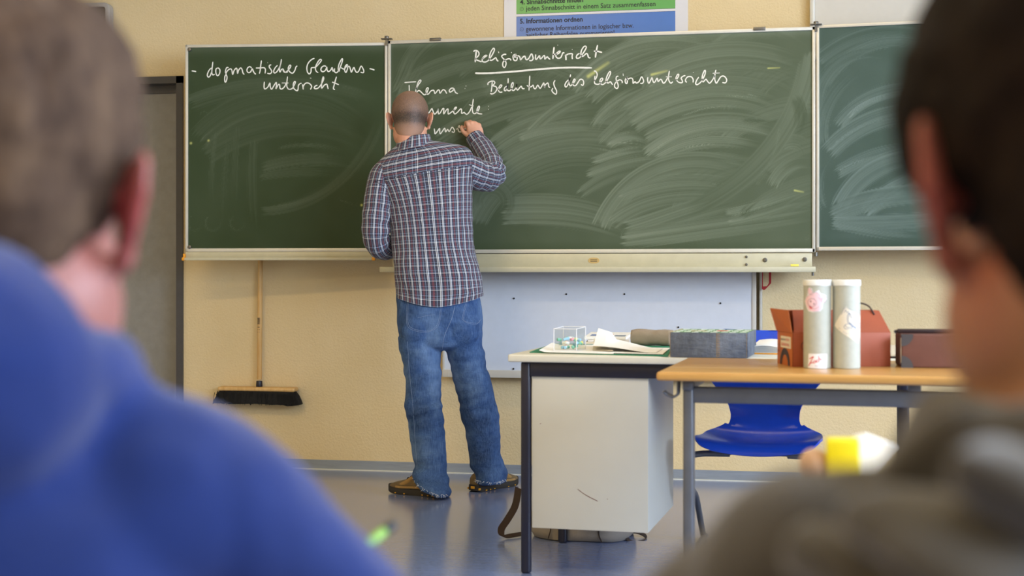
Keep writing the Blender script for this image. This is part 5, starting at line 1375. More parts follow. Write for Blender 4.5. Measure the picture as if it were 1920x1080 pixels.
def add_hand(b, Cw, Fd, Ud, Rd, curl=(70, 85, 45), s=1.0, thumb=(.25, .55), spread=1.0):
    """Cw wrist, Fd wrist-to-knuckles, Ud back of the hand, Rd thumb side"""
    Fd, Ud, Rd = Vector(Fd).normalized(), Vector(Ud).normalized(), Vector(Rd).normalized()
    L, Wd = .088 * s, .078 * s
    mt = Matrix(((Rd.x, Fd.x, Ud.x, 0), (Rd.y, Fd.y, Ud.y, 0), (Rd.z, Fd.z, Ud.z, 0), (0, 0, 0, 1)))
    b.ball(Vector(), 1, 14, Matrix.Translation(Cw + Fd * L * .52) @ mt @ Matrix.Diagonal((Wd * .50, L * .56, .0165 * s, 1)))
    b.ball(Vector(), 1, 12, Matrix.Translation(Cw + Fd * L * .38 + Rd * Wd * .26 - Ud * .008) @ mt @ Matrix.Diagonal((Wd * .24, L * .36, .017 * s, 1)))
    for k, (off, ln, kz) in enumerate(((.36, .070, -.002), (.12, .079, .003), (-.12, .073, .001), (-.34, .057, -.006))):
        K = Cw + Fd * (L * .93 + kz * s) + Rd * (off * Wd * spread) + Ud * .002
        segs = [ln * .46 * s, ln * .32 * s, ln * .26 * s]; pts = [K - Fd * .012, K]; ang = 0; p = K
        for c_, sg in zip(curl, segs):
            ang += math.radians(c_ + (k - 1.5) * 3)
            p = p + (Fd * math.cos(ang) - Ud * math.sin(ang)) * sg - Rd * (off * .04 * sg); pts.append(p)
        r = (.0092, .0094, .0090, .0078)[k] * s
        b.tube(pts, [r * .95, r * 1.06, r * .98, r * .9, r * .72], n=10, sub=4)
    T = Cw + Fd * L * .22 + Rd * Wd * .40 - Ud * .006
    t1_ = T + (Fd * .65 + Rd * .55 - Ud * .35).normalized() * .036 * s
    t2_ = t1_ + (Fd * .80 + Rd * thumb[0] - Ud * thumb[1]).normalized() * .030 * s
    t3_ = t2_ + (Fd * .55 - Rd * .35 - Ud * .7).normalized() * .022 * s
    b.tube([T - Fd * .01, T, t1_, t2_, t3_], [.012 * s, .013 * s, .0105 * s, .0098 * s, .007 * s], n=10, sub=4)

def vtint(me, fn, name='tint'):
    a = me.attributes.new(name, 'FLOAT', 'POINT'); n = len(me.vertices); co = np.empty(n * 3); me.vertices.foreach_get('co', co); co = co.reshape(-1, 3)
    a.data.foreach_set('value', np.array([fn(Vector(c)) for c in co], dtype=np.float32))
def bvh_of(*objs):
    vs, fs = [], []
    for o in objs:
        k = len(vs); mw = o.matrix_basis if o.parent is None else o.parent.matrix_basis @ o.matrix_basis
        vs += [mw @ v.co for v in o.data.vertices]; fs += [[k + i for i in p.vertices] for p in o.data.polygons]
    return BVHTree.FromPolygons(vs, fs)
def on_skin(bvh, px, py):
    u = (px - CX) / F; d = Vector((-SN + u * CN, CN + u * SN, -(py - HY) / F)).normalized()
    loc, nor, i, dist = bvh.ray_cast(Vector((0, 0, H)), d); return loc, nor
def threads(b, bvh, pix, r, sub=5, lift=0.0, dash=None):
    """a sewn line following the cloth"""
    pts = []
    for p in catmull([np.array(q, float) for q in pix], sub):
        loc, nor = on_skin(bvh, p[0], p[1])
        if loc is not None: pts.append(loc + nor * lift)
    if len(pts) > 1:
        if dash:
            for i in range(0, len(pts) - 1, 2): b.cyl(pts[i], pts[i + 1], r, n=5)
        else: b.tube(pts, r, n=6, sub=1)

# ----------------------------------------------------------------- the teacher
HT = 6.40
Mh = Matrix.Translation(P(769, 227, HT)) @ CAMROT @ Matrix.Rotation(math.radians(-6), 4, 'X') @ Matrix.Scale(1.06, 4)
wr_c = P(895, 263, 6.712)                             # writing wrist
body = MB()
add_head(body, Mh, P(775, 285, 6.405), .060)
# trunk and limbs under the clothes
def tr(px, py, t): return P(px, py, t)
rows = []
for (cx, cy, hw, hd, t) in ((777, 276, 30, .06, 6.40), (790, 300, 66, .085, 6.40), (797, 345, 72, .095, 6.39), (808, 420, 64, .095, 6.36), (817, 500, 64, .095, 6.34), (823, 580, 66, .10, 6.33), (826, 640, 58, .09, 6.33)):
    c = tr(cx, cy, t); rows.append([c + CR * (hw / 417 * math.cos(a)) + CF * (hd * math.sin(a)) for a in [2 * math.pi * j / 28 for j in range(28)]])
body.grid(rows, True)
L_ARM = [tr(722, 325, 6.38), tr(710, 390, 6.35), tr(707, 452, 6.35), tr(735, 462, 6.50), tr(766, 455, 6.60)]
R_ARM = [tr(862, 318, 6.39), tr(895, 332, 6.44), tr(924, 334, 6.52), tr(915, 303, 6.62), tr(900, 275, 6.69), wr_c]
body.tube(L_ARM, [.050, .045, .040, .036, .028], n=16); body.tube(R_ARM, [.050, .046, .042, .040, .034, .028], n=16)
L_LEG = [tr(787, 630, 6.33), tr(790, 700, 6.31), tr(797, 770, 6.27), tr(808, 860, 6.28), tr(818, 915, 6.25)]
R_LEG = [tr(864, 630, 6.34), tr(880, 700, 6.36), tr(900, 775, 6.38), tr(912, 850, 6.42), tr(912, 905, 6.44)]
for l in (L_LEG, R_LEG): body.tube(l, [.075, .066, .052, .048, .038], n=18)
# feet inside the shoes
lf_h, rf_h = at_z(836, 932, 0), at_z(889, 922, 0)
lf_d = (CR * -.86 + CF * .50).normalized(); rf_d = (CR * .62 + CF * .78).normalized()
for hpt, d in ((lf_h, lf_d), (rf_h, rf_d)): body.tube([hpt + d * .03 + UPV * .05, hpt + d * .12 + UPV * .045, hpt + d * .22 + UPV * .035], [.030, .032, .026], n=12)
add_hand(body, wr_c, UPV * .97 - CR * .22 + CF * .05, CF * -.95 + CR * .25 + UPV * .1, -CR, curl=(72, 82, 40), s=1.0, thumb=(.05, .55))
add_hand(body, L_ARM[-1], CR * .6 + CF * .7 - UPV * .1, UPV * .3 - CF * .2 - CR * .2, UPV * .8 + CR * .2, curl=(35, 45, 30))
me = remesh(body, .0042, 3)
ear_pts = [Mh @ Vector((s * .083, -.012, .0)) for s in (-1, 1)]; hand_c = wr_c + UPV * .05
vtint(me, lambda p: max(.30 * max(0, 1 - min((p - e).length for e in ear_pts) / .035), .12 * max(0, 1 - (p - hand_c).length / .07), .16 * max(0, 1 - abs((p - (Mh @ Vector((0, -.04, -.08)))).z) / .05) if (p - (Mh @ Vector((0, -.04, -.08)))).length < .09 else 0))
teacher = mesh_obj('person', me, M['skin_a'])
tag(teacher, 'person in plaid shirt and blue jeans seen from behind, writing on the chalkboard', 'person')
eyes(teacher, Mh)
# buzz cut: a close shell over the skull, thin on the crown
hb = MB()
for c, r in (((0, -.0125, .0385), (.0782, .0962, .0872)), ((0, -.037, -.010), (.0668, .0665, .082))): hb.ball(Vector(), 1, 32, Mh @ Matrix.Translation(c) @ Matrix.Diagonal((r[0], r[1], r[2], 1)))
me = remesh(hb, .0038, 2)
Mhi = Mh.inverted()
def dens(p):
    q = Mhi @ p
    crown = math.exp(-((q.x / .055) ** 2 + ((q.y + .015) / .06) ** 2)) * max(0, (q.z - .055) / .07)
    nape = max(0, min(1, (q.z + .082) / .060))
    band = .34 * math.exp(-((q.z + .004) / .026) ** 2)
    return max(0, min(1, (.72 + band * .8) * nape - .24 * min(1, crown * 1.3)))
vtint(me, dens, 'stubble')
mesh_obj('hair', me, M['stubble'], teacher)

# plaid shirt -------------------------------------------------------
NJ = 96
def fold(px_, z, a):
    v = Vector((px_ * 3.2 + z * 2.2, z * 4.5 - px_ * 2.0, math.sin(a) * 1.3))
    w = Vector((px_ * 7 + z * 9, z * 5 - px_ * 9, math.sin(a) * 2 + 5))
    return .0110 * noise.noise(v) + .0055 * (1 - 2 * abs(noise.noise(w))) + .0020 * noise.noise(v * 6)
def torso_rows(spec, sub, amp=1.0, hem=False):
    A = catmull([np.array(s, float) for s in spec], sub); rows = []
    nA = len(A)
    for i, (cx, cy, hw, hd, t, roll) in enumerate(A):
        row = []; k = i / (nA - 1)
        for j in range(NJ):
            a = 2 * math.pi * j / NJ + math.pi / 2          # seam of the pattern at the front
            ca, sa = math.cos(a), math.sin(a)
            x = math.copysign(abs(ca) ** .86, ca); y = math.copysign(abs(sa) ** .86, sa)
            px = cx + hw * x; py = cy + roll * hw * x
            if hem:
                w = max(0, (k - .80) / .20) ** 1.5
                py += w * (13 * (1 - abs(x) ** 2.2) - 6 * abs(x))
            p = P(px, py, t) ; p = p + CF * (hd * y)
            n_ = (CR * ca + CF * sa)
            lower = .5 + .7 * k if hem else .5
            row.append(p + n_ * (fold((px - 800) / 417, p.z, a) * amp * lower))
        rows.append(row)
    return rows
shirt = MB()
yoke_spec = [(776, 268, 31, .064, 6.40, -.16), (781, 280, 58, .084, 6.395, -.20), (788, 293, 84, .100, 6.39, -.215), (793, 309, 94, .112, 6.385, -.20), (797, 326, 93, .118, 6.38, -.165)]
main_spec = [(797, 326, 93, .118, 6.38, -.165), (800, 345, 87, .122, 6.375, -.13), (805, 380, 80, .126, 6.37, -.09), (809, 420, 76, .125, 6.36, -.06), (813, 460, 76, .123, 6.35, -.04), (818, 500, 79, .124, 6.34, -.03), (822, 535, 80, .127, 6.335, -.02), (823, 562, 80, .132, 6.33, -.01)]
yk = torso_rows(yoke_spec, 6, .6); mn = torso_rows(main_spec, 9, 1.0, True)
# yoke cloth is cut across the weave: pattern turned by a quarter
o0 = len(shirt.uv); shirt.grid(yk, True, None, cap=False)
for k in range(o0, len(shirt.uv)): shirt.uv[k] = [(v_ * 1.0 + .4 - .02 * u_, u_ * .9 + .12 * v_) for (u_, v_) in shirt.uv[k]]
shirt.grid(mn, True, None, cap=False)
def sleeve_wob(seed, amp=1.0):
    def f(q, an, s):
        bend = math.exp(-((s - .5) / .22) ** 2)
        v = Vector((q.x * 7 + seed, q.y * 7, q.z * 7))
        return amp * (.0045 * noise.noise(v) + .004 * noise.noise(v * 2.4) + bend * .0055 * math.sin(s * 75 + 2 * math.sin(an)) * (.6 + .4 * math.cos(an)))
    return f
L_SL = [tr(735, 305, 6.385), tr(718, 330, 6.375), tr(709, 390, 6.345), tr(706, 448, 6.34), tr(722, 466, 6.43), tr(752, 460, 6.57)]
shirt.tube(L_SL, [(.035, .055), (.060, .075), (.065, .072), (.058, .062), (.054, .050), (.040, .042)], n=40, sub=12, up=CF, uoff=.3, wob=sleeve_wob(1))
R_SL = [tr(846, 306, 6.39), tr(872, 318, 6.41), tr(900, 328, 6.45), tr(921, 330, 6.52), tr(921, 310, 6.58), tr(907, 283, 6.66), tr(893, 263, 6.705)]
shirt.tube(R_SL, [(.050, .050), (.084, .072), (.068, .070), (.060, .064), (.054, .056), (.050, .050), (.043, .042)], n=40, sub=12, up=UPV, uoff=.1, wob=sleeve_wob(5, 1.2))
shirt_o = shirt.build('shirt', M['plaid'], teacher, smooth=180)
# collar and cuffs
def band(rings, name, uoff, roll_uv=False):
    b = MB(); rows = []
    for (cx, cy, hw, hd, t, roll) in rings:
        rows.append([P(cx + hw * math.cos(a), cy + roll * hw * math.cos(a) + (0 if math.sin(a) < 0 else 5 * math.sin(a)), t) + CF * (hd * math.sin(a)) for a in [2 * math.pi * j / 48 + math.pi / 2 for j in range(48)]])
    b.grid(rows, True, None, cap=False, uoff=uoff)
    o = b.build(name, M['plaid'], teacher, smooth=180); o.parent = shirt_o; return o
band([(776, 266, 27, .064, 6.385, -.16), (776, 258.5, 28, .066, 6.385, -.17), (776, 256.5, 29.5, .070, 6.385, -.17), (776, 260, 31, .075, 6.385, -.17), (775.5, 271, 34, .082, 6.385, -.19), (775, 280, 37, .090, 6.385, -.20)], 'collar', .05)
b = MB(); b.tube([tr(899, 271, 6.69), tr(894, 264, 6.70), tr(888.5, 256, 6.712)], [(.048, .046), (.047, .045), (.044, .041)], n=32, sub=4, up=UPV, uoff=.2, wob=lambda q, an, s: .001 * noise.noise(q * 30)); c_ = b.build('cuff', M['plaid'], teacher, smooth=60); c_.parent = shirt_o
b = MB(); b.tube([tr(746, 462, 6.55), tr(763, 457, 6.60)], [(.043, .043), (.038, .040)], n=28, sub=1, up=CF); c_ = b.build('cuff', M['plaid'], teacher, smooth=60); c_.parent = shirt_o
sbvh = bvh_of(shirt_o)
b = MB(); threads(b, sbvh, [(702, 340), (740, 334), (797, 326), (850, 317), (884, 310)], .0014, 10)
threads(b, sbvh, [(884, 310), (886, 335), (884, 357)], .0012, 8); threads(b, sbvh, [(703, 340), (722, 352), (735, 380)], .0012, 8)
s_ = b.build('seam', M['navy'], teacher); s_.parent = shirt_o

# jeans --------------------------------------------------------------
jb_ = MB(); rows = []
for (cx, cy, hw, hd, t) in ((822, 545, 77, .112, 6.335), (823, 575, 79, .120, 6.33), (824, 605, 80, .128, 6.33), (827, 635, 77, .125, 6.335), (829, 648, 70, .11, 6.335), (830, 656, 50, .08, 6.34)):
    c = P(cx, cy, t); rows.append([c + CR * (hw / 421 * math.copysign(abs(math.cos(a)) ** .85, math.cos(a))) + CF * (hd * math.copysign(abs(math.sin(a)) ** .9, math.sin(a))) for a in [2 * math.pi * j / 48 for j in range(48)]])
jb_.grid(rows, True)
for s, dx in ((-1, -36), (1, 36)): jb_.ball(P(825 + dx, 618, 6.265), (.090, .060, .085), 14, CAMROT)
def leg(spec):
    rows = []
    for (cx, cy, hw, hd, t, tilt) in catmull([np.array(s, float) for s in spec], 5):
        rows.append([P(cx + hw * math.cos(a), cy + tilt * hw * math.cos(a), t) + CF * (hd * math.sin(a)) for a in [2 * math.pi * j / 40 for j in range(40)]])
    jb_.grid(rows, True)
leg([(787, 632, 41, .100, 6.32, 0), (790, 665, 38, .098, 6.315, 0), (793, 700, 34.5, .092, 6.305, 0), (794, 735, 32, .086, 6.29, 0), (795, 765, 35, .085, 6.275, 0), (799, 800, 34, .080, 6.275, 0), (804, 840, 32.5, .076, 6.275, 0.03), (808, 872, 30.5, .074, 6.275, .08), (808, 888, 33, .078, 6.265, .14), (809, 903, 35, .090, 6.245, .24), (809, 919, 35, .100, 6.235, .36)])
leg([(866, 632, 38, .098, 6.33, 0), (872, 665, 35, .096, 6.335, 0), (881, 700, 34.5, .090, 6.345, 0), (891, 740, 34, .086, 6.36, 0), (900, 780, 34, .082, 6.375, 0), (906, 820, 32, .078, 6.39, 0), (909, 850, 30, .076, 6.405, 0), (914, 872, 33, .078, 6.42, .02), (920, 888, 32, .086, 6.43, .06), (921, 903, 29, .092, 6.44, .0)])
# knee of the left leg pushed forward and out
jb_.ball(P(774, 765, 6.25), (.034, .05, .055), 12, CAMROT)
def jfold(c, n):
    # creases: across the back of the knees, and stacked over the shoes
    px, py = project(c.x, c.y, c.z)
    knee = math.exp(-((py - 770) / 45) ** 2); hem = max(0, (py - 850) / 60); seat = math.exp(-((py - 665) / 35) ** 2)
    v = Vector((px / 60, py / 17 + px / 55, 2.0)); w = Vector((px / 38, py / 24 - px / 60, 7.0))
    big = noise.noise(Vector((px / 55, py / 70, 3)))
    return .0060 * big + (.0105 * knee + .0140 * min(hem, 1) + .0090 * seat + .002) * noise.noise(v) + (.003 + .006 * min(hem, 1)) * noise.noise(w)
me = remesh(jb_, .0056, 5, jfold)
jeans = mesh_obj('jeans', me, M['denim'], teacher)
jb2 = bvh_of(jeans)
b = MB()
PK = [[(764, 562), (763, 585), (766, 614), (797, 623), (821, 612), (827, 585), (829, 577)], [(876, 566), (870, 590), (871, 603), (892, 608), (900, 600)]]
for pk in PK: threads(b, jb2, pk, 0.00055, 8, .0006); threads(b, jb2, [(x + (2.2 if x < 800 or x > 880 else -1.8), y - 2) for x, y in pk], .0006, 8, .0006)
threads(b, jb2, [(783, 596), (800, 592), (815, 590)], 0.00055, 6, .0005)
threads(b, jb2, [(853, 574), (846, 600), (834, 628), (829, 655)], .0008, 8, .0005); threads(b, jb2, [(764, 640), (768, 700), (774, 760), (779, 830), (782, 880)], .0006, 10, .0005)
s_ = b.build('stitching', M['seam_blue'], teacher); s_.parent = jeans
for k, (pts, nn, sd) in enumerate((([(775, 899), (783, 910), (800, 921), (820, 930), (841, 929)], 46, 1), ([(893, 902), (910, 906), (930, 907), (948, 900)], 40, 2))):
    b = MB(); g = random.Random(sd); C_ = catmull([np.array(p, float) for p in pts], 12)
    for i in range(nn):
        p = C_[g.randrange(len(C_))]; loc, nor = on_skin(jb2, p[0], p[1] - 1.5)
        if loc is None: continue
        q = loc + nor * .002 + UPV * g.uniform(-.014, .006) + CR * g.uniform(-.010, .010); b.cyl(loc + UPV * .002, q, .0007, .0005, n=5)
    s_ = b.build('frayed_hem', M['thread'], teacher); s_.parent = jeans
# shoes ---------------------------------------------------------------
def shoe(heel, d):
    d = d.normalized(); s = d.cross(UPV).normalized()
    Mx = Matrix(((s.x, d.x, 0, heel.x), (s.y, d.y, 0, heel.y), (s.z, d.z, 1, 0), (0, 0, 0, 1)))
    prof = [(-.004, .016, .040, .03), (.004, .030, .072, .03), (.04, .036, .088, .03), (.08, .037, .096, .03), (.12, .039, .092, .03), (.16, .043, .078, .028), (.20, .048, .066, .028), (.24, .047, .056, .028), (.270, .038, .047, .028), (.288, .020, .038, .028)]
    b = MB(); rows = []
    for (y, w, h, z0) in catmull([np.array(p) for p in prof], 3):
        row = []
        for j in range(28):
            a = 2 * math.pi * j / 28; ca, sa = math.cos(a), math.sin(a)
            row.append(Mx @ Vector((math.copysign(abs(ca) ** .75, ca) * w, y, .016 + (h - .016) * (.5 + .5 * math.copysign(abs(sa) ** .8, sa)))))
        rows.append(row)
    b.grid(rows, True); up = b.build('shoe', M['shoe'], teacher, smooth=70)
    b = MB(); rows = []
    so = [(-.010, .012), (-.004, .028), (.02, .038), (.07, .038), (.12, .038), (.17, .044), (.22, .050), (.26, .045), (.288, .028), (.297, .010)]
    so = catmull([np.array(p) for p in so], 3)
    out = [Vector((w, y, 0)) for y, w in so] + [Vector((-w, y, 0)) for y, w in so[::-1]]
    def lift(y): return .010 * max(0, (y - .22) / .07) ** 2 + .006 * max(0, (.02 - y) / .03)
    lay = []
    for z, k in ((.0005, .96), (.008, 1.0), (.020, 1.0), (.028, .97)): lay.append([Mx @ Vector((v.x * k, v.y, z + lift(v.y))) for v in out])
    b.grid(lay, True); o = b.build('sole', M['sole'], teacher, smooth=40); o.parent = up
    b = MB()
    for sx in (-1, 1):
        for (y, ln, z, hh) in ((.002, .018, .014, .009), (.040, .010, .006, .006), (.070, .007, .006, .005), (.10, .007, .006, .005), (.19, .007, .006, .005), (.235, .008, .008, .005)):
            w = np.interp(y, [p[0] for p in so], [p[1] for p in so]); b.box(Mx @ Vector((sx * w, y, z)), (.004, ln, hh), Mx.to_3x3().to_4x4(), .001)
    b.box(Mx @ Vector((0, -.008, .020)), (.022, .008, .012), Mx.to_3x3().to_4x4(), .002)
    o = b.build('sole_accent', M['shoe_yellow'], teacher); o.parent = up
    b = MB()
    for sx in (-1, 1):
        b.tube([Mx @ Vector((sx * .044, .215, .040)), Mx @ Vector((sx * .043, .18, .058)), Mx @ Vector((sx * .034, .155, .078)), Mx @ Vector((sx * .024, .135, .090))], [(.004, .010), (.004, .010), (.004, .008), (.003, .007)], n=8, up=UPV)
        b.tube([Mx @ Vector((sx * .047, .235, .034)), Mx @ Vector((sx * .050, .20, .034)), Mx @ Vector((sx * .043, .14, .036)), Mx @ Vector((sx * .038, .05, .036))], .0055, n=8)
    o = b.build('side_panel', M['shoe_tan'], teacher); o.parent = up
    b = MB()
    for k in range(4):
        y = .14 + k * .018; z = .094 - k * .0085
        b.tube([Mx @ Vector((-.022, y, z - .006)), Mx @ Vector((0, y + .006, z + .003)), Mx @ Vector((.022, y, z - .006))], .0026, n=6)
    o = b.build('shoelace', M['case_handle'], teacher); o.parent = up
shoe(lf_h, lf_d); shoe(rf_h, rf_d)
# chalk in the writing hand
tip = at_y(863, 240, YB - .003); b = MB(); tail = P(878, 243, 6.735); dv = (tail - tip).normalized()
b.cyl(tip, tip + dv * .042, .0045, .005, n=12, bev=.0008)
tag(b.build('chalk', M['chalk']), 'white chalk stick held against the board by the writing hand', 'chalk')

# ----------------------------------------------------------------- pupil in the blue hoodie
def cl(x0):
    return lambda x, t, z: W(x0 + x, t, z)
A = cl(-.352)
Ml = Matrix.Translation(A(.028, .905, 1.022)) @ CAMROT @ Matrix.Rotation(math.radians(-4), 4, 'Z') @ Matrix.Rotation(math.radians(-10), 4, 'X') @ Matrix.Scale(1.04, 4)
b = MB(); add_head(b, Ml, A(.012, .87, .88), .060)
def trunk(b, K, spec):
    rows = []
    for (x, t, z, hw, hd) in catmull([np.array(s, float) for s in spec], 4):
        rows.append([K(x, t, z) + CR * (hw * math.cos(a)) + CF * (hd * math.sin(a)) for a in [2 * math.pi * j / 36 for j in range(36)]])
    b.grid(rows, True)
def seated(b, K, r, grow=0.0):
    for s in (-1, 1):
        b.tube([K(s * .09, .82, .50), K(s * .12, 1.05, .51), K(s * .13, 1.25, .50), K(s * .13, 1.28, .40), K(s * .13, 1.24, .10), K(s * .13, 1.24, .05)], [r + grow, r + grow, r * .85 + grow, r * .75 + grow, r * .6 + grow, r * .55 + grow], n=16, sub=5)
trunk(b, A, [(0, .80, .46, .13, .095), (0, .82, .6, .13, .095), (0, .86, .76, .14, .095), (0, .875, .85, .12, .08), (0, .88, .90, .06, .06)])
LA = [A(.145, .88, .835), A(.20, .92, .77), A(.262, .985, .685), A(.23, 1.10, .705), A(.185, 1.20, .728)]
LB = [A(-.145, .88, .835), A(-.20, .94, .76), A(-.25, 1.02, .69), A(-.16, 1.13, .755), A(-.06, 1.22, .778)]
for l in (LA, LB): b.tube(l, [.045, .042, .038, .032, .026], n=14)
seated(b, A, .060)
add_hand(b, LA[-1], CF * .8 - CR * .5, UPV, -CR * .8 - CF * .4, curl=(40, 55, 30), s=.92); add_hand(b, LB[-1], CF * .9 + CR * .3, UPV, CR * .9 - CF * .3, curl=(15, 20, 15), s=.92)
me = remesh(b, .0050, 3)
ep = [Ml @ Vector((s * .086, -.015, .0)) for s in (-1, 1)]
vtint(me, lambda p: max(.12, .80 * max(0, 1 - min((p - e).length for e in ep) / .052)))  # red ears: backlit glow through the skin put into its colour
pl = tag(mesh_obj('person', me, M['skin_b']), 'person with short light brown hair in a blue hooded sweatshirt, seen from behind', 'person')
eyes(pl, Ml)
def hair_blob(parent, Mx, parts, voxel, amp, mat, sc=30):
    hb = MB()
    for c, r in parts: hb.ball(Vector(), 1, 24, Mx @ Matrix.Translation(c) @ Matrix.Diagonal((r[0], r[1], r[2], 1)))
    me = remesh(hb, voxel, 2, lambda c, n: amp * (noise.noise(Vector((c.x * sc, c.y * sc, c.z * sc * .5))) + .6 * noise.noise(c * sc * 2.3)))
    return mesh_obj('hair', me, mat, parent)
hair_blob(pl, Ml, [((0, -.018, .048), (.083, .098, .090)), ((0, -.040, .004), (.069, .067, .066)), ((0, .0, .085), (.074, .088, .066))], .0055, .0045, M['hair_fair'], 38)
# hoodie with its hood lying on the shoulders
b = MB()
trunk(b, A, [(0, .80, .44, .165, .125), (0, .81, .58, .165, .125), (0, .835, .74, .175, .125), (0, .855, .83, .165, .115), (0, .87, .885, .120, .095), (0, .875, .925, .075, .075)])
for s in (-1, 1): b.ball(A(s * .135, .875, .838), (.070, .075, .068), 14, CAMROT)
b.tube([A(.02, .87, .885), A(.10, .87, .868), A(.16, .88, .838), A(.215, .92, .775), A(.268, .985, .695), A(.235, 1.09, .705), A(.19, 1.185, .725)], [.048, .052, .060, .060, .056, .050, .040], n=20, sub=6)
b.tube([A(-.02, .87, .885), A(-.10, .87, .868), A(-.16, .88, .838), A(-.215, .94, .765), A(-.255, 1.02, .70), A(-.17, 1.12, .755), A(-.075, 1.21, .776)], [.048, .052, .060, .060, .056, .050, .040], n=20, sub=6)
b.ball(A(.020, .805, .922), (.098, .082, .087), 20, CAMROT)
b.tube([A(.070, .93, .935), A(.095, .88, .925), A(.090, .82, .930), A(.03, .775, .958), A(-.05, .775, .965), A(-.095, .83, .945), A(-.095, .90, .935)], [.020, .026, .030, .034, .034, .030, .022], n=14, sub=6)
def hfold(c, n): return .007 * noise.noise(Vector((c.x * 11 + c.z * 6, c.y * 8, c.z * 12 - c.x * 5))) + .003 * noise.noise(c * 30)
me = remesh(b, .0070, 3, hfold)
mesh_obj('hoodie', me, M['hoodie'], pl)
b = MB(); seated(b, A, .066, .008); trunk(b, A, [(0, .80, .45, .150, .115), (0, .81, .52, .155, .118), (0, .82, .58, .150, .112)]); me = remesh(b, .009, 2); mesh_obj('trousers', me, M['denim_dark'], pl)
for s in (-1, 1):
    b = MB(); b.tube([A(s * .13, 1.20, .035), A(s * .13, 1.28, .04), A(s * .135, 1.40, .03)], [(.036, .033), (.040, .038), (.038, .028)], n=14, up=UPV); b.build('shoe', M['sole'], pl)
# pen
ptip, pend = P(738, 983, 1.32), P(655, 1046, 1.27)
pen = MB(); dv = (pend - ptip)
pen.cyl(ptip + dv * .22, pend, .0048, n=12, bev=.001)
po = tag(pen.build('pen', M['pen_green']), 'green pen with black end held in the right hand of the pupil in blue', 'pen')
b = MB(); b.cyl(ptip, ptip + dv * .22, .0052, n=12, bev=.001); b.build('pen_end', M['black'], po)

# ----------------------------------------------------------------- pupil in the taupe sweater
Bk = cl(.265)
Mr = Matrix.Translation(Bk(.017, .675, 1.020)) @ CAMROT @ Matrix.Rotation(math.radians(4), 4, 'Z') @ Matrix.Rotation(math.radians(-8), 4, 'X') @ Matrix.Scale(1.03, 4)
def Kb(x, t, z): return Bk(x, t - .20, z)
b = MB(); add_head(b, Mr, Bk(.006, .665, .89), .060)
trunk(b, Kb, [(0, .80, .46, .13, .095), (0, .82, .6, .13, .095), (0, .86, .76, .14, .095), (0, .87, .85, .12, .08), (0, .87, .90, .06, .06)])
RA = [Kb(.135, .87, .835), Kb(.19, .93, .76), Kb(.22, 1.00, .70), Kb(.14, 1.12, .735), Kb(.08, 1.22, .752)]
RB = [Kb(-.125, .87, .830), Kb(-.185, .93, .76), Kb(-.205, 1.00, .70), Kb(-.12, 1.12, .735), Kb(-.03, 1.22, .752)]
for l in (RA, RB): b.tube(l, [.045, .042, .038, .032, .026], n=14)
seated(b, Kb, .060)
add_hand(b, RA[-1], CF * .8 - CR * .4, UPV, -CR * .8 - CF * .4, curl=(30, 40, 25), s=.92); add_hand(b, RB[-1], CF * .9 + CR * .3, UPV, CR * .9 - CF * .3, curl=(20, 30, 20), s=.92)
me = remesh(b, .0050, 3)
ep2 = [Mr @ Vector((s * .086, -.015, .0)) for s in (-1, 1)]
vtint(me, lambda p: .6 * max(0, 1 - min((p - e).length for e in ep2) / .085))
prr = tag(mesh_obj('person', me, M['skin_c']), 'person with thick dark brown hair in a taupe sweater, seen from behind', 'person')
eyes(prr, Mr)
hair_blob(prr, Mr, [((0, -.018, .050), (.088, .102, .094)), ((0, -.045, .0), (.074, .072, .085)), ((0, -.050, -.060), (.055, .045, .050)), ((-.070, .0, .045), (.024, .060, .048)), ((.070, .0, .045), (.024, .060, .048)), ((0, .01, .085), (.078, .085, .066))], .0055, .0060, M['hair_dark'], 30)
b = MB()
trunk(b, Bk, [(0, .60, .44, .165, .125), (0, .61, .58, .165, .125), (0, .63, .74, .170, .125), (0, .655, .83, .150, .110), (0, .665, .885, .095, .085), (0, .668, .925, .070, .072)])
for s in (-1, 1): b.ball(Bk(s * .128, .665, .838), (.056, .070, .056), 14, CAMROT)
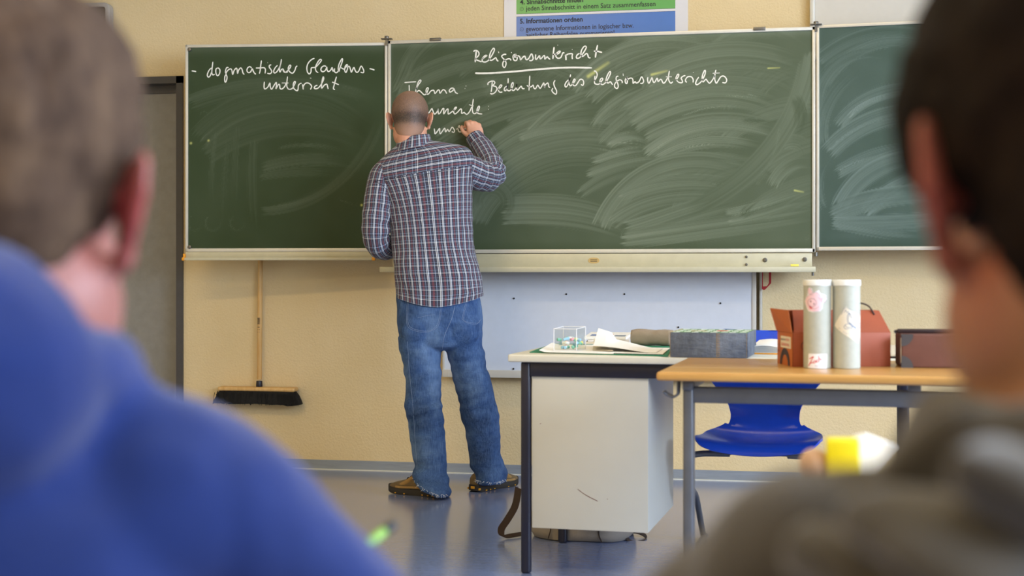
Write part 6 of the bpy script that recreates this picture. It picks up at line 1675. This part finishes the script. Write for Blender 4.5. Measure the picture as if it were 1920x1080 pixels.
for s in (-1, 1): b.tube([Bk(s * .02, .665, .870), Bk(s * .08, .665, .853), Bk(s * .130, .67, .840), Bk(s * .178, .72, .770), Bk(s * .205, .80, .705), Bk(s * .13, .91, .735), Bk(s * .055, 1.0, .75)], [.044, .042, .048, .052, .050, .046, .038], n=20, sub=6)
b.ball(Bk(.02, .605, .872), (.100, .050, .050), 18, CAMROT)
b.tube([Bk(-.045, .73, .900), Bk(-.060, .675, .895), Bk(-.055, .615, .900), Bk(0, .575, .915), Bk(.06, .615, .908), Bk(.068, .675, .902), Bk(.05, .73, .905)], [.018, .022, .024, .027, .024, .022, .018], n=14, sub=6)
b.tube([P(1800, 868, .53), P(1850, 890, .525), P(1900, 915, .525), P(1950, 940, .53)], [(.008, .030), (.013, .036), (.014, .038), (.012, .034)], n=18, sub=6, up=CF)
b.tube([P(1625, 960, .575), P(1680, 975, .565), P(1755, 1010, .55), P(1845, 1065, .53), P(1960, 1135, .51)], [(.007, .022), (.0125, .034), (.0140, .042), (.0145, .045), (.014, .040)], n=18, sub=6, up=CF)
b.tube([P(1490, 1020, .60), P(1560, 1065, .59), P(1650, 1125, .575), P(1760, 1195, .55)], [(.010, .024), (.015, .034), (.015, .040), (.014, .04)], n=18, sub=6, up=CF)
b.tube([P(1660, 930, .645), P(1718, 875, .635), P(1775, 828, .62), P(1835, 800, .61)], [.009, .0105, .011, .011], n=16, sub=6)
me = remesh(b, .0045, 2, hfold)
mesh_obj('sweater', me, M['sweater'], prr)
b = MB(); seated(b, Kb, .066, .008); trunk(b, Kb, [(0, .80, .45, .150, .115), (0, .81, .52, .155, .118), (0, .82, .58, .150, .112)]); me = remesh(b, .009, 2); mesh_obj('trousers', me, M['denim_dark'], prr)
for s in (-1, 1):
    b = MB(); b.tube([Kb(s * .13, 1.20, .035), Kb(s * .13, 1.28, .04), Kb(s * .135, 1.40, .03)], [(.036, .033), (.040, .038), (.038, .028)], n=14, up=UPV); b.build('shoe', M['sole'], prr)
# the chairs the two pupils sit on face the board
shell_chair(A(0, .84, 0), YAW + math.pi, 'blue shell chair under the pupil in the blue hoodie', .415)
shell_chair(Bk(0, .64, 0), YAW + math.pi, 'blue shell chair under the pupil in the taupe sweater', .415)
